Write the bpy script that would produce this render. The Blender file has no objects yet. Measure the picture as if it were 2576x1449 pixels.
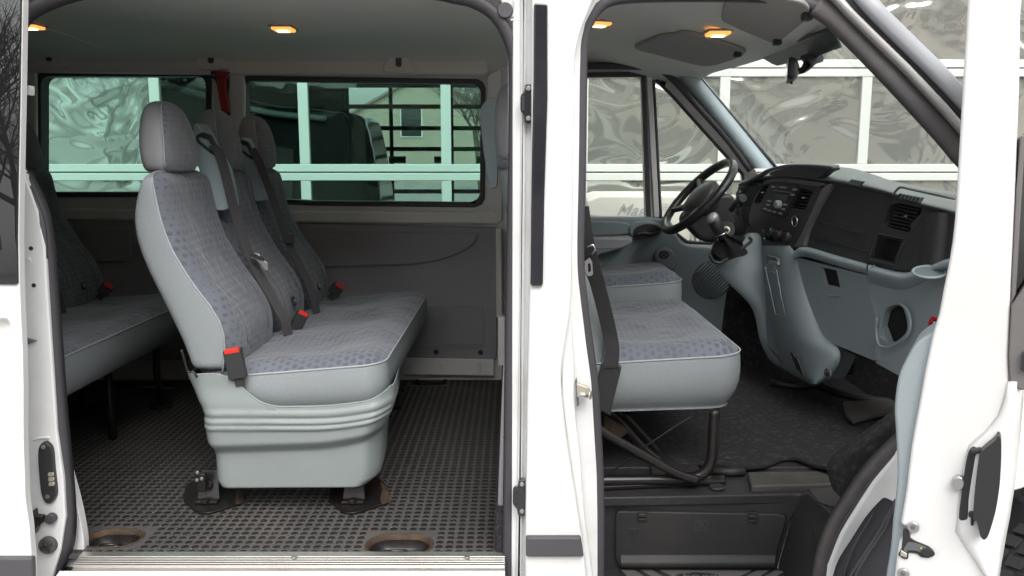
import bpy, bmesh, math, random
from math import radians, sin, cos, tan, pi, sqrt
from mathutils import Vector, Matrix, noise
from mathutils.geometry import tessellate_polygon
random.seed(7)
S = bpy.context.scene
COL = S.collection

# ------------------------------------------------------------------ camera, sky, sun, exposure
F = 2100.0; CX = 1288.0; CY = 724.5; PITCH = radians(8.8); CZ = 1.67
cd = bpy.data.cameras.new('camera'); cam = bpy.data.objects.new('camera', cd); COL.objects.link(cam)
cd.sensor_width = 36.0; cd.lens = 36.0 * F / 2576.0; cd.clip_start = 0.05; cd.clip_end = 600
cam.location = (0, 0, CZ); cam.rotation_euler = (radians(90) - PITCH, 0, 0)
S.camera = cam
S.view_settings.view_transform = 'Standard'; S.view_settings.look = 'None'
S.view_settings.gamma = 1.0; S.view_settings.exposure = 1.12
W = bpy.data.worlds.new('World'); S.world = W; W.use_nodes = True
wn = W.node_tree.nodes; wl = W.node_tree.links
for n in list(wn): wn.remove(n)
sky = wn.new('ShaderNodeTexSky'); sky.sky_type = 'NISHITA'; sky.sun_disc = False
SUN_EL = radians(48); SUN_AZ = radians(166)
sky.sun_elevation = SUN_EL; sky.sun_rotation = SUN_AZ
sky.air_density = 1.0; sky.dust_density = 4.0; sky.ozone_density = 1.0
hs = wn.new('ShaderNodeHueSaturation'); hs.inputs['Saturation'].default_value = 0.18
bg = wn.new('ShaderNodeBackground'); bg.inputs['Strength'].default_value = 0.15
wo = wn.new('ShaderNodeOutputWorld')
wl.new(sky.outputs[0], hs.inputs['Color']); wl.new(hs.outputs[0], bg.inputs[0]); wl.new(bg.outputs[0], wo.inputs[0])
sl = bpy.data.lights.new('sun', 'SUN'); sl.energy = 0.55; sl.angle = radians(70); sl.color = (1.0, 0.97, 0.93)
so = bpy.data.objects.new('sun', sl); COL.objects.link(so)
sd = Vector((sin(SUN_AZ) * cos(SUN_EL), cos(SUN_AZ) * cos(SUN_EL), sin(SUN_EL)))   # towards the sun
so.rotation_euler = sd.to_track_quat('Z', 'Y').to_euler()
S.cycles.max_bounces = 10; S.cycles.diffuse_bounces = 8; S.cycles.transparent_max_bounces = 16
S.cycles.caustics_reflective = False; S.cycles.caustics_refractive = False
S.cycles.use_denoising = True

# ------------------------------------------------------------------ measuring helpers (photo measurements to real places)
cp, sp = cos(PITCH), sin(PITCH)
def ray(x, y):
    a = (x - CX) / F; b = (CY - y) / F
    return Vector((a, cp + sp * b, -sp + cp * b))
O0 = Vector((0, 0, CZ))
def U(x, y, Y): r = ray(x, y); return O0 + r * (Y / r.y)
def UZ(x, y, Z): r = ray(x, y); return O0 + r * ((Z - CZ) / r.z)
def UX(x, y, X): r = ray(x, y); return O0 + r * (X / r.x)
def UP(x, y, p, n): r = ray(x, y); n = Vector(n); return O0 + r * ((Vector(p) - O0).dot(n) / r.dot(n))
def Us(pts, Y): return [U(x, y, Y) for x, y in pts]
DN = Vector((1, .22, 0)).normalized()
DP = Vector((1.32, 2.35, 1.3))
def D(x, y, off=0.0): return UP(x, y, DP - DN * off, DN)
def Ds(pts, off=0.0): return [D(x, y, off) for x, y in pts]
def cr(pts, n=6, closed=False):
    P = [Vector(p) if len(p) == 3 else Vector((p[0], p[1], 0)) for p in pts]; out = []; m = len(P)
    rng = range(m) if closed else range(m - 1)
    for i in rng:
        p1, p2 = P[i], P[(i + 1) % m]
        p0 = P[(i - 1) % m] if (closed or i > 0) else p1 * 2 - p2
        p3 = P[(i + 2) % m] if (closed or i + 2 < m) else p2 * 2 - p1
        for k in range(n):
            t = k / n
            out.append(0.5 * ((2 * p1) + (p2 - p0) * t + (2 * p0 - 5 * p1 + 4 * p2 - p3) * t * t + (3 * p1 - p0 - 3 * p2 + p3) * t ** 3))
    if not closed: out.append(P[-1])
    return out
def cr2(pts, n=6, closed=False): return [(p.x, p.y) for p in cr(pts, n, closed)]
def itp(tab, v):
    if v <= tab[0][0]: return tab[0][1]
    for (a, b), (c, d) in zip(tab, tab[1:]):
        if v <= c: return b + (d - b) * (v - a) / (c - a)
    return tab[-1][1]
def sm(t): t = max(0.0, min(1.0, t)); return t * t * (3 - 2 * t)

# ------------------------------------------------------------------ materials
M = {}
def mat(name, col, rough=.6, metal=0., var=.08, vscale=6., bump=0., bscale=120., coat=0., spec=.5, dirt=None, dscale=5., damt=.5):
    m = bpy.data.materials.new(name); m.use_nodes = True; nt = m.node_tree; N = nt.nodes; L = nt.links
    b = N['Principled BSDF']; b.inputs['Roughness'].default_value = rough; b.inputs['Metallic'].default_value = metal
    b.inputs['Specular IOR Level'].default_value = spec
    if coat: b.inputs['Coat Weight'].default_value = coat; b.inputs['Coat Roughness'].default_value = .06
    tc = N.new('ShaderNodeTexCoord'); no = N.new('ShaderNodeTexNoise'); no.inputs['Scale'].default_value = vscale; no.inputs['Detail'].default_value = 6
    L.new(tc.outputs['Object'], no.inputs['Vector'])
    mx = N.new('ShaderNodeMix'); mx.data_type = 'RGBA'
    c = Vector(col[:3]); mx.inputs['A'].default_value = (*(c * (1 - var)), 1); mx.inputs['B'].default_value = (*[min(1, v) for v in c * (1 + var)], 1)
    L.new(no.outputs['Fac'], mx.inputs['Factor']); out = mx.outputs['Result']
    if dirt:
        n2 = N.new('ShaderNodeTexNoise'); n2.inputs['Scale'].default_value = dscale; n2.inputs['Detail'].default_value = 9; n2.inputs['Roughness'].default_value = .65
        L.new(tc.outputs['Object'], n2.inputs['Vector'])
        rp = N.new('ShaderNodeValToRGB'); rp.color_ramp.elements[0].position = .5; rp.color_ramp.elements[1].position = .75
        rp.color_ramp.elements[0].color = (0, 0, 0, 1); rp.color_ramp.elements[1].color = (damt, damt, damt, 1)
        L.new(n2.outputs['Fac'], rp.inputs[0])
        m2 = N.new('ShaderNodeMix'); m2.data_type = 'RGBA'; L.new(rp.outputs[0], m2.inputs['Factor']); L.new(out, m2.inputs['A']); m2.inputs['B'].default_value = (*dirt, 1); out = m2.outputs['Result']
    L.new(out, b.inputs['Base Color'])
    if bump:
        n3 = N.new('ShaderNodeTexNoise'); n3.inputs['Scale'].default_value = bscale; n3.inputs['Detail'].default_value = 4
        L.new(tc.outputs['Object'], n3.inputs['Vector'])
        bp = N.new('ShaderNodeBump'); bp.inputs['Strength'].default_value = bump; bp.inputs['Distance'].default_value = .004
        L.new(n3.outputs['Fac'], bp.inputs['Height']); L.new(bp.outputs[0], b.inputs['Normal'])
    M[name] = m; return m
mat('white_paint', (.79, .79, .78), .28, var=.02, coat=.5, dirt=(.52, .50, .46), dscale=2.2, damt=.22)
mat('white_inner', (.72, .71, .68), .4, var=.03, dirt=(.35, .31, .27), damt=.25)
mat('jamb_paint', (.74, .75, .75), .35, var=.02, coat=.3, dirt=(.45, .40, .34), dscale=4, damt=.35)
mat('rubber', (.055, .052, .058), .55, var=.15, bump=.25, bscale=60)
mat('rubber_dusty', (.075, .07, .072), .6, var=.2, bump=.3, bscale=40, dirt=(.16, .14, .12), dscale=9)
mat('gloss_black', (.022, .022, .028), .14, var=.1, coat=.8)
mat('dark_trim', (.075, .072, .08), .55, var=.08, bump=.15, bscale=500)
mat('side_trim', (.31, .30, .32), .6, var=.06, bump=.25, bscale=400)
mat('black_plastic', (.028, .028, .030), .45, var=.1, bump=.2, bscale=500)
mat('dash_black', (.042, .042, .044), .5, var=.1, bump=.3, bscale=420)
mat('dash_pad', (.11, .125, .125), .55, var=.06, bump=.3, bscale=420)
mat('stack_grey', (.05, .05, .052), .42, var=.1, bump=.1, bscale=500)
mat('strip_silver', (.20, .19, .185), .45, metal=.3, var=.05)
mat('dash_grey', (.265, .310, .330), .5, var=.05, bump=.25, bscale=450)
mat('dash_grey_light', (.31, .36, .378), .5, var=.05, bump=.25, bscale=450)
mat('pillar_grey', (.36, .43, .46), .5, var=.05, bump=.2, bscale=450)
mat('seat_plastic', (.24, .272, .266), .48, var=.07, bump=.15, bscale=300, dirt=(.20, .22, .20), dscale=7, damt=.3)
mat('housing_plastic', (.30, .37, .39), .45, var=.04, bump=.15, bscale=300)
mat('vinyl', (.255, .28, .29), .55, var=.05, bump=.35, bscale=260, dirt=(.21, .225, .225), dscale=6, damt=.35)
mat('vinyl_grey', (.27, .275, .29), .55, var=.05, bump=.35, bscale=260)
mat('piping', (.36, .39, .40), .6, bump=.3, bscale=700)
mat('belt_brown', (.052, .050, .052), .7, var=.1, bump=.4, bscale=900)
mat('belt_black', (.03, .029, .032), .7, var=.1, bump=.4, bscale=900)
mat('headliner', (.74, .755, .71), .85, var=.03, bump=.35, bscale=500)
mat('headliner_trim', (.72, .67, .64), .8, var=.05, bump=.3, bscale=300)
mat('visor', (.33, .32, .30), .8, var=.04, bump=.3, bscale=400)
mat('mat_rubber', (.078, .074, .072), .62, var=.25, vscale=5, bump=.35, bscale=260, dirt=(.16, .135, .11), dscale=2.3, damt=.6)
mat('mat_stud', (.014, .012, .012), .55, var=.3, vscale=20, dirt=(.05, .04, .032), dscale=5, damt=.3)
mat('carpet', (.018, .018, .021), .95, var=.75, vscale=70, bump=1.0, bscale=220, dirt=(.11, .10, .09), dscale=48, damt=.6)
mat('step_plastic', (.030, .030, .032), .5, var=.15, bump=.3, bscale=380, dirt=(.085, .072, .055), dscale=3, damt=.35)
mat('step_dusty', (.07, .066, .06), .6, var=.25, bump=.3, bscale=300, dirt=(.15, .13, .10), dscale=6, damt=.5)
mat('aluminium', (.62, .60, .57), .32, metal=.85, var=.06, dirt=(.40, .35, .30), dscale=12, damt=.4)
mat('steel_black', (.014, .012, .012), .32, var=.3, dirt=(.06, .04, .03), dscale=18, damt=.35)
mat('steel', (.55, .55, .54), .3, metal=.9, var=.1)
mat('zinc', (.62, .58, .48), .38, metal=.7, var=.1)
mat('rust', (.05, .032, .02), .8, var=.5, vscale=25, bump=.6, bscale=90, dirt=(.15, .09, .045), dscale=14, damt=.6)
mat('pocket_black', (.012, .012, .014), .8)
mat('strip_light', (.42, .41, .40), .4, metal=.3, var=.05)
mat('pillar_outer', (.36, .37, .39), .4, var=.05)
mat('seam_dark', (.11, .11, .13), .9)
mat('grit', (.30, .26, .20), .9)
mat('cup_shade', (.15, .18, .19), .6)  # holder grey darkened to paint in the shade of a recess
mat('chrome', (.8, .8, .8), .12, metal=1.)
mat('red_plastic', (.62, .03, .02), .4, var=.05)
mat('hammer_red', (.33, .02, .02), .45, var=.05)
mat('leather_black', (.018, .018, .019), .35, var=.2, bump=.6, bscale=40)
mat('bag_fabric', (.028, .028, .034), .6, var=.2, vscale=14, bump=.5, bscale=18)
mat('bag_band', (.055, .055, .06), .7, bump=.4, bscale=300)
mat('tyre', (.022, .022, .023), .8, var=.3, bump=.4, bscale=90)
mat('asphalt', (.30, .29, .28), .9, var=.25, vscale=12, bump=.5, bscale=120)
mat('frame_white', (.64, .66, .63), .4, var=.02)
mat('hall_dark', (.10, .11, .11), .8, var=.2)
mat('hall_blue', (.05, .08, .14), .6)
mat('hall_yellow', (.6, .42, .05), .6)
mat('bar_dark', (.06, .065, .07), .6)
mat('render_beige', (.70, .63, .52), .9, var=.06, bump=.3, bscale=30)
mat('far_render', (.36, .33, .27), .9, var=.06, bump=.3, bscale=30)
mat('roof_tile', (.24, .19, .17), .8, var=.2, bump=.6, bscale=14)
mat('bark', (.13, .11, .095), .9, var=.3, bump=.6, bscale=30)
mat('window_dark', (.03, .035, .04), .1, var=.2)
mat('letter_grey', (.40, .41, .43), .5)
mat('grey_slot', (.12, .13, .14), .6)
mat('camper_white', (.74, .72, .66), .4, var=.03)
mat('tint_band', (.085, .10, .10), .45, var=.1)
mat('display', (.10, .12, .11), .2)
mat('button_grey', (.34, .35, .36), .4)
mat('sticker_red', (.70, .03, .04), .4)
mat('sticker_white', (.8, .8, .8), .4)
mat('hedge', (.06, .08, .04), .9, var=.5, vscale=30, bump=1, bscale=60)
def glass(name, tint, refl=.08, fr=.6, rough=.0, wavy=0., wscale=2., base=None, milky=0.):
    m = bpy.data.materials.new(name); m.use_nodes = True; nt = m.node_tree; N = nt.nodes; L = nt.links
    for n in list(N): N.remove(n)
    o = N.new('ShaderNodeOutputMaterial'); mx = N.new('ShaderNodeMixShader')
    t = N.new('ShaderNodeBsdfTransparent') if base is None else N.new('ShaderNodeBsdfDiffuse'); t.inputs['Color'].default_value = (*(tint if base is None else base), 1)
    g = N.new('ShaderNodeBsdfGlossy'); g.inputs['Roughness'].default_value = rough; g.inputs['Color'].default_value = (.95, .97, .95, 1)
    if wavy:
        tc = N.new('ShaderNodeTexCoord'); mp = N.new('ShaderNodeMapping'); mp.inputs['Scale'].default_value = (1, 1, 1.25)
        w1 = N.new('ShaderNodeTexNoise'); w1.inputs['Scale'].default_value = wscale; w1.inputs['Detail'].default_value = 1.0; w1.inputs['Distortion'].default_value = 1.5
        bp = N.new('ShaderNodeBump'); bp.inputs['Strength'].default_value = 1; bp.inputs['Distance'].default_value = wavy
        L.new(tc.outputs['Object'], mp.inputs[0]); L.new(mp.outputs[0], w1.inputs['Vector']); L.new(w1.outputs['Fac'], bp.inputs['Height']); L.new(bp.outputs[0], g.inputs['Normal'])
    lw = N.new('ShaderNodeLayerWeight'); lw.inputs['Blend'].default_value = .25
    ad = N.new('ShaderNodeMath'); ad.operation = 'ADD'; ad.inputs[1].default_value = refl; ad.use_clamp = True
    ml = N.new('ShaderNodeMath'); ml.operation = 'MULTIPLY'; ml.inputs[1].default_value = fr
    L.new(lw.outputs['Fresnel'], ml.inputs[0]); L.new(ml.outputs[0], ad.inputs[0]); L.new(ad.outputs[0], mx.inputs[0])
    t_out = t.outputs[0]
    if milky:
        df = N.new('ShaderNodeBsdfDiffuse'); df.inputs['Color'].default_value = (.33, .34, .31, 1); m2 = N.new('ShaderNodeMixShader'); m2.inputs[0].default_value = milky
        L.new(t.outputs[0], m2.inputs[1]); L.new(df.outputs[0], m2.inputs[2]); t_out = m2.outputs[0]
    L.new(t_out, mx.inputs[1]); L.new(g.outputs[0], mx.inputs[2]); L.new(mx.outputs[0], o.inputs['Surface'])
    M[name] = m
glass('glass_green', (.62, .80, .745), .0, fr=.2)
glass('glass_clear', (.93, .96, .94), .0, fr=.12)
glass('glass_sliding', (.1, .1, .1), .11, base=(.01, .01, .012))
glass('glass_pane_wavy', (.5, .53, .5), .46, wavy=.030, wscale=1.55, rough=.05, milky=.8)
glass('glass_pane_flat', (.86, .88, .86), .04, wavy=.008, wscale=1.5)
def emis(name, col, st):
    m = bpy.data.materials.new(name); m.use_nodes = True; b = m.node_tree.nodes['Principled BSDF']
    b.inputs['Base Color'].default_value = (*col, 1); b.inputs['Emission Color'].default_value = (*col, 1); b.inputs['Emission Strength'].default_value = st; M[name] = m
emis('lamp_glow', (1.0, .48, .12), .5); emis('lamp_bulb', (1.0, .72, .36), 2.6)
def fabric(name, axes, base, dot, pitch=.0235, mean=.34):
    """woven seat cloth: offset rows of dots whose size drifts, on a fine diagonal weave"""
    m = bpy.data.materials.new(name); m.use_nodes = True; nt = m.node_tree; N = nt.nodes; L = nt.links
    b = N['Principled BSDF']; b.inputs['Roughness'].default_value = .9; b.inputs['Sheen Weight'].default_value = .25
    tc = N.new('ShaderNodeTexCoord'); sx = N.new('ShaderNodeSeparateXYZ'); L.new(tc.outputs['Object'], sx.inputs[0])
    def mth(op, a, b_=None, c=None):
        n = N.new('ShaderNodeMath'); n.operation = op
        for i, v in enumerate((a, b_, c)):
            if v is None: continue
            if isinstance(v, (int, float)): n.inputs[i].default_value = v
            else: L.new(v, n.inputs[i])
        return n.outputs[0]
    u = mth('MULTIPLY', sx.outputs[axes[0]], 1 / pitch); v = mth('MULTIPLY', sx.outputs[axes[1]], 1 / (pitch * .92))
    row = mth('FLOOR', v); par = mth('MODULO', mth('ADD', row, 1000), 2); u2 = mth('ADD', u, mth('MULTIPLY', par, .5))
    fu = mth('SUBTRACT', mth('FRACT', u2), .5); fv = mth('SUBTRACT', mth('FRACT', v), .5)
    d = mth('SQRT', mth('ADD', mth('MULTIPLY', fu, fu), mth('MULTIPLY', fv, fv)))
    n1 = N.new('ShaderNodeTexNoise'); n1.inputs['Scale'].default_value = 7; n1.inputs['Detail'].default_value = 1; L.new(tc.outputs['Object'], n1.inputs['Vector'])
    rad = mth('ADD', mth('MULTIPLY', mth('SUBTRACT', n1.outputs['Fac'], .5), .85), mean)
    fac = mth('MULTIPLY', mth('SUBTRACT', rad, d), 14); 
    c1 = N.new('ShaderNodeClamp'); L.new(fac, c1.inputs[0])
    n2 = N.new('ShaderNodeTexNoise'); n2.inputs['Scale'].default_value = 5; n2.inputs['Detail'].default_value = 7; L.new(tc.outputs['Object'], n2.inputs['Vector'])
    f2 = mth('MULTIPLY', c1.outputs[0], mth('ADD', mth('MULTIPLY', n2.outputs['Fac'], 1.1), .30))
    mb = N.new('ShaderNodeMix'); mb.data_type = 'RGBA'; B = Vector(base)
    mb.inputs['A'].default_value = (*(B * .78), 1); mb.inputs['B'].default_value = (*(B * 1.18), 1); L.new(n2.outputs['Fac'], mb.inputs['Factor'])
    md = N.new('ShaderNodeMix'); md.data_type = 'RGBA'; L.new(f2, md.inputs['Factor']); L.new(mb.outputs['Result'], md.inputs['A']); md.inputs['B'].default_value = (*dot, 1)
    L.new(md.outputs['Result'], b.inputs['Base Color'])
    wv = N.new('ShaderNodeTexNoise'); wv.inputs['Scale'].default_value = 700; L.new(tc.outputs['Object'], wv.inputs['Vector'])
    wr = N.new('ShaderNodeTexNoise'); wr.inputs['Scale'].default_value = 9; wr.inputs['Detail'].default_value = 3; wr.inputs['Distortion'].default_value = .8; L.new(tc.outputs['Object'], wr.inputs['Vector'])
    b1 = N.new('ShaderNodeBump'); b1.inputs['Strength'].default_value = .75; b1.inputs['Distance'].default_value = .025; L.new(wr.outputs['Fac'], b1.inputs['Height'])
    b2 = N.new('ShaderNodeBump'); b2.inputs['Strength'].default_value = .3; b2.inputs['Distance'].default_value = .002; L.new(wv.outputs['Fac'], b2.inputs['Height']); L.new(b1.outputs[0], b2.inputs['Normal'])
    L.new(b2.outputs[0], b.inputs['Normal']); M[name] = m
fabric('cloth_back', ('Y', 'Z'), (.128, .140, .165), (.082, .087, .110))
fabric('cloth_seat', ('Y', 'X'), (.140, .153, .180), (.092, .099, .124), mean=.33)
fabric('cloth_head', ('Y', 'Z'), (.155, .162, .178), (.112, .116, .132), pitch=.018, mean=.30)

# ------------------------------------------------------------------ object helpers
def link(name, me, m, parent=None, smooth=True, bevel=0., seg=2, sub=0, solid=0., label=None, kind=None, flat0=False):
    o = bpy.data.objects.new(name, me); COL.objects.link(o)
    for mm in (m if isinstance(m, (list, tuple)) else [m]): me.materials.append(M[mm] if isinstance(mm, str) else mm)
    if smooth and not (bevel == 0 and flat0):
        for p in me.polygons: p.use_smooth = True
    if parent is not None:
        o.parent = parent
        b = parent
        off = Vector((0, 0, 0))
        while b is not None:
            off += b.location; b = b.parent
        o.location = -off
    if solid:
        md = o.modifiers.new('solid', 'SOLIDIFY'); md.thickness = solid; md.offset = 0
    if sub:
        md = o.modifiers.new('sub', 'SUBSURF'); md.levels = md.render_levels = sub
    if bevel:
        md = o.modifiers.new('bevel', 'BEVEL'); md.width = bevel; md.segments = seg; md.limit_method = 'ANGLE'; md.angle_limit = radians(35); md.harden_normals = True
    if label: o['label'] = label
    if kind: o['kind'] = kind
    return o
def mk(verts, faces, name='m'):
    me = bpy.data.meshes.new(name); me.from_pydata([tuple(v) for v in verts], [], faces)
    bm = bmesh.new(); bm.from_mesh(me); bmesh.ops.recalc_face_normals(bm, faces=bm.faces); bm.to_mesh(me); bm.free(); me.update(); return me
def thing(name, label, cat, loc=(0, 0, 0), group=None):
    o = bpy.data.objects.new(name, None); COL.objects.link(o); o.location = loc; o['label'] = label; o['category'] = cat
    o.empty_display_size = .1
    if group: o['group'] = group
    return o
def tag(o, label, cat, group=None):
    o['label'] = label; o['category'] = cat
    if group: o['group'] = group
    return o
def prism(name, pts, d, m, parent=None, bevel=.003, seg=2, holes=(), **k):
    """outline (with holes) given a thickness along d"""
    d = Vector(d); rings = [[Vector(p) for p in pts]] + [[Vector(p) for p in h] for h in holes]
    flat = [p for r in rings for p in r]; n = len(flat)
    verts = flat + [p + d for p in flat]; faces = []
    if not holes:
        faces.append(list(range(n))); faces.append([n + i for i in reversed(range(n))])
    else:
        for t in tessellate_polygon(rings):
            faces.append(list(t)); faces.append([n + i for i in reversed(t)])
    s = 0
    for r in rings:
        m_ = len(r)
        for i in range(m_):
            a, b = s + i, s + (i + 1) % m_; faces.append([a, b, n + b, n + a])
        s += m_
    return link(name, mk(verts, faces), m, parent, bevel=bevel, seg=seg, flat0=True, **k)
def plate(name, pts, Y, th, m, parent=None, bevel=.003, holes=(), **k):
    return prism(name, Us(pts, Y), (0, th, 0), m, parent, bevel, holes=[Us(h, Y) for h in holes], **k)
def dplate(name, pts, off, th, m, parent=None, bevel=.003, holes=(), **k):
    return prism(name, Ds(pts, off), DN * th, m, parent, bevel, holes=[Ds(h, off) for h in holes], **k)
def box(name, c, s, m, parent=None, bevel=.003, rot=None, **k):
    x, y, z = [v / 2 for v in s]
    vs = [Vector(v) for v in ((-x, -y, -z), (x, -y, -z), (x, y, -z), (-x, y, -z), (-x, -y, z), (x, -y, z), (x, y, z), (-x, y, z))]
    if rot is not None: vs = [rot @ v for v in vs]
    vs = [v + Vector(c) for v in vs]
    return link(name, mk(vs, [(0, 1, 2, 3), (4, 5, 6, 7), (0, 1, 5, 4), (1, 2, 6, 5), (2, 3, 7, 6), (3, 0, 4, 7)]), m, parent, bevel=bevel, flat0=True, **k)
def sweep_mesh(path, prof, up=(0, 0, 1), closed=False, cap=True, scale=None):
    """profile (a,b) swept: a along side vector, b along up-ish vector"""
    P = [Vector(p) for p in path]; n = len(P); vs = []; m_ = len(prof); prev = None
    for i in range(n):
        t = (P[(i + 1) % n] - P[i - 1]) if closed else (P[min(i + 1, n - 1)] - P[max(i - 1, 0)])
        t.normalize(); upv = Vector(up)
        s = t.cross(upv)
        if s.length < 1e-3: s = prev.copy() if prev is not None else t.orthogonal()
        s.normalize()
        if prev is not None and s.dot(prev) < 0 and not closed: s = -s
        prev = s.copy(); b = s.cross(t).normalized(); sc = scale[i] if scale else 1
        for a_, b_ in prof: vs.append(P[i] + s * a_ * sc + b * b_ * sc)
    fs = []
    for i in range(n if closed else n - 1):
        for j in range(m_):
            a = i * m_ + j; b = i * m_ + (j + 1) % m_; c = ((i + 1) % n) * m_ + (j + 1) % m_; d = ((i + 1) % n) * m_ + j
            fs.append((a, b, c, d))
    if cap and not closed: fs.append(list(range(m_))); fs.append([(n - 1) * m_ + j for j in range(m_)])
    return mk(vs, fs)
def circ(r, n=10, r2=None): return [(r * cos(2 * pi * i / n), (r2 or r) * sin(2 * pi * i / n)) for i in range(n)]
def tube(name, path, r, m, parent=None, n=10, closed=False, up=(0, .13, 1), **k):
    return link(name, sweep_mesh(path, circ(r, n), up, closed), m, parent, **k)
def sweep(name, path, prof, m, parent=None, up=(0, 0, 1), closed=False, bevel=0, **k):
    return link(name, sweep_mesh(path, prof, up, closed), m, parent, bevel=bevel, **k)
def disc(name, c, n, r, th, m, parent=None, seg=20, bevel=.001, sq=1., **k):
    n = Vector(n).normalized(); a = n.cross(Vector((0, 0, 1)))
    if a.length < .01: a = Vector((1, 0, 0))
    a.normalize(); b = n.cross(a)
    return prism(name, [Vector(c) + a * r * cos(2 * pi * i / seg) + b * r * sq * sin(2 * pi * i / seg) for i in range(seg)], n * th, m, parent, bevel, **k)
def ring(name, c, n, R, r, m, parent=None, seg=32, n2=10, **k):
    n = Vector(n).normalized(); a = n.cross(Vector((0, 0, 1)))
    if a.length < .01: a = Vector((1, 0, 0))
    a.normalize(); b = n.cross(a)
    return link(name, sweep_mesh([Vector(c) + a * R * cos(2 * pi * i / seg) + b * R * sin(2 * pi * i / seg) for i in range(seg)], circ(r, n2), n, True), m, parent, **k)
def grid(name, rows, m, parent=None, sub=0, solid=0., closed=False, caps=False, fmat=None, **k):
    n = len(rows[0]); vs = [p for r in rows for p in r]; fs = []; mi = []
    for i in range(len(rows) - 1):
        for j in range(n if closed else n - 1):
            fs.append((i * n + j, i * n + (j + 1) % n, (i + 1) * n + (j + 1) % n, (i + 1) * n + j)); mi.append(fmat(i, j) if fmat else 0)
    if caps: fs.append(list(range(n))); mi.append(fmat(0, 0) if fmat else 0); fs.append([(len(rows) - 1) * n + j for j in range(n)]); mi.append(fmat(len(rows) - 2, 0) if fmat else 0)
    me = bpy.data.meshes.new('g'); me.from_pydata([tuple(v) for v in vs], [], fs)
    for p, v in zip(me.polygons, mi): p.material_index = v
    bm = bmesh.new(); bm.from_mesh(me); bmesh.ops.recalc_face_normals(bm, faces=bm.faces); bm.to_mesh(me); bm.free()
    return link(name, me, m, parent, sub=sub, solid=solid, **k)
def belt(name, pts, w, m, parent=None, th=.0015, n=5):
    """a strap: pts path, w = full width vector"""
    P = cr(pts, n); w = Vector(w) / 2; vs = []
    for i, p in enumerate(P):
        t = (P[min(i + 1, len(P) - 1)] - P[max(i - 1, 0)]).normalized(); nn = t.cross(w).normalized() * th
        vs += [p - w - nn, p + w - nn, p + w + nn, p - w + nn]
    fs = []
    for i in range(len(P) - 1):
        for j in range(4): fs.append((i * 4 + j, i * 4 + (j + 1) % 4, i * 4 + 4 + (j + 1) % 4, i * 4 + 4 + j))
    fs += [(0, 1, 2, 3), tuple((len(P) - 1) * 4 + j for j in range(4))]
    return link(name, mk(vs, fs), m, parent, smooth=False)
def rrect(x0, y0, x1, y1, r, n=5):
    out = []
    for cx_, cy_, a in ((x1 - r, y0 + r, -pi / 2), (x1 - r, y1 - r, 0), (x0 + r, y1 - r, pi / 2), (x0 + r, y0 + r, pi)):
        for i in range(n + 1): out.append((cx_ + r * cos(a + i * pi / 2 / n), cy_ + r * sin(a + i * pi / 2 / n)))
    return out
def rpoly(pts, r=6, n=4):
    """round the corners of a 2D polygon"""
    out = []; m_ = len(pts)
    for i in range(m_):
        p = Vector(pts[i]); a = Vector(pts[i - 1]) - p; b = Vector(pts[(i + 1) % m_]) - p
        ra = min(r, a.length * .45); rb = min(r, b.length * .45); A = p + a.normalized() * ra; B = p + b.normalized() * rb
        for k in range(n + 1):
            t = k / n; q = A * (1 - t) ** 2 + p * 2 * t * (1 - t) + B * t * t; out.append((q.x, q.y))
    return out
# ================================================================== setting: ground
def sheet(name, x0, x1, y0, y1, z, m, kind='structure'):
    return link(name, mk([(x0, y0, z), (x1, y0, z), (x1, y1, z), (x0, y1, z)], [(0, 1, 2, 3)]), m, kind=kind)
sheet('ground', -300, 300, -250, 300, 0.0, 'asphalt')

# ================================================================== the van shell
ZF = .62; ZC = .70; YF = 3.90; YN = 2.03
van = thing('passenger_van', 'white passenger van seen side-on with its sliding door slid back and its front door open', 'van', (0, 3.0, 0))
def P_(n, *a, **k): return plate(n, *a, parent=van, **k)
# ---- far wall: painted shell with window openings
W1 = rrect(103, 192, 517, 483, 22); W2 = [(632, 203), (1190, 211), (1203, 218), (1209, 232), (1207, 488), (1200, 502), (1184, 509), (790, 505), (634, 497), (622, 480), (618, 225), (622, 210)]
def dil(poly, d):
    c = Vector((sum(p[0] for p in poly) / len(poly), sum(p[1] for p in poly) / len(poly)))
    xs = [p[0] for p in poly]; ys = [p[1] for p in poly]; sx_ = (max(xs) - min(xs)) / 2; sy_ = (max(ys) - min(ys)) / 2
    return [(c.x + (p[0] - c.x) * (sx_ + d) / sx_, c.y + (p[1] - c.y) * (sy_ + d) / sy_) for p in poly]
P_('side_wall', [(-360, 60), (1345, 60), (1345, 960), (-360, 960)], YF, .05, 'white_inner', holes=[dil(W1, 6), dil(W2, 6)], bevel=.008)
for w in (W1, W2):
    wn_ = P_('window', w if w is W1 else W2, YF + .045, .004, 'glass_green', bevel=0)
    wn_.name = 'side_window'
    plate('window_seal', dil(w, 13), YF - .012, .07, 'rubber', parent=wn_, bevel=.006, holes=[w])
# shaped window recess lips of the painted wall
P_('pillar_trim', rpoly([(534, 176), (612, 180), (616, 215), (614, 500), (610, 560), (540, 560), (533, 480), (531, 210)], 10), YF - .03, .025, 'white_inner', bevel=.01)
P_('pillar_trim', rpoly([(64, 150), (90, 170), (92, 480), (70, 560), (-60, 560), (-60, 150)], 10), YF - .03, .025, 'white_inner', bevel=.01)
P_('pillar_trim', rpoly([(1226, 190), (1262, 170), (1262, 560), (1234, 555), (1224, 520)], 10), YF - .03, .025, 'white_inner', bevel=.01)
sw = [(-360, 526), (600, 532), (1000, 540), (1240, 543), (1256, 560)]
P_('waist_rail', [(-360, 520), (780, 530), (1215, 534), (1246, 524), (1256, 540), (1256, 566), (700, 560), (-360, 548)], YF - .035, .035, 'white_inner', bevel=.014, seg=4)
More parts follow.
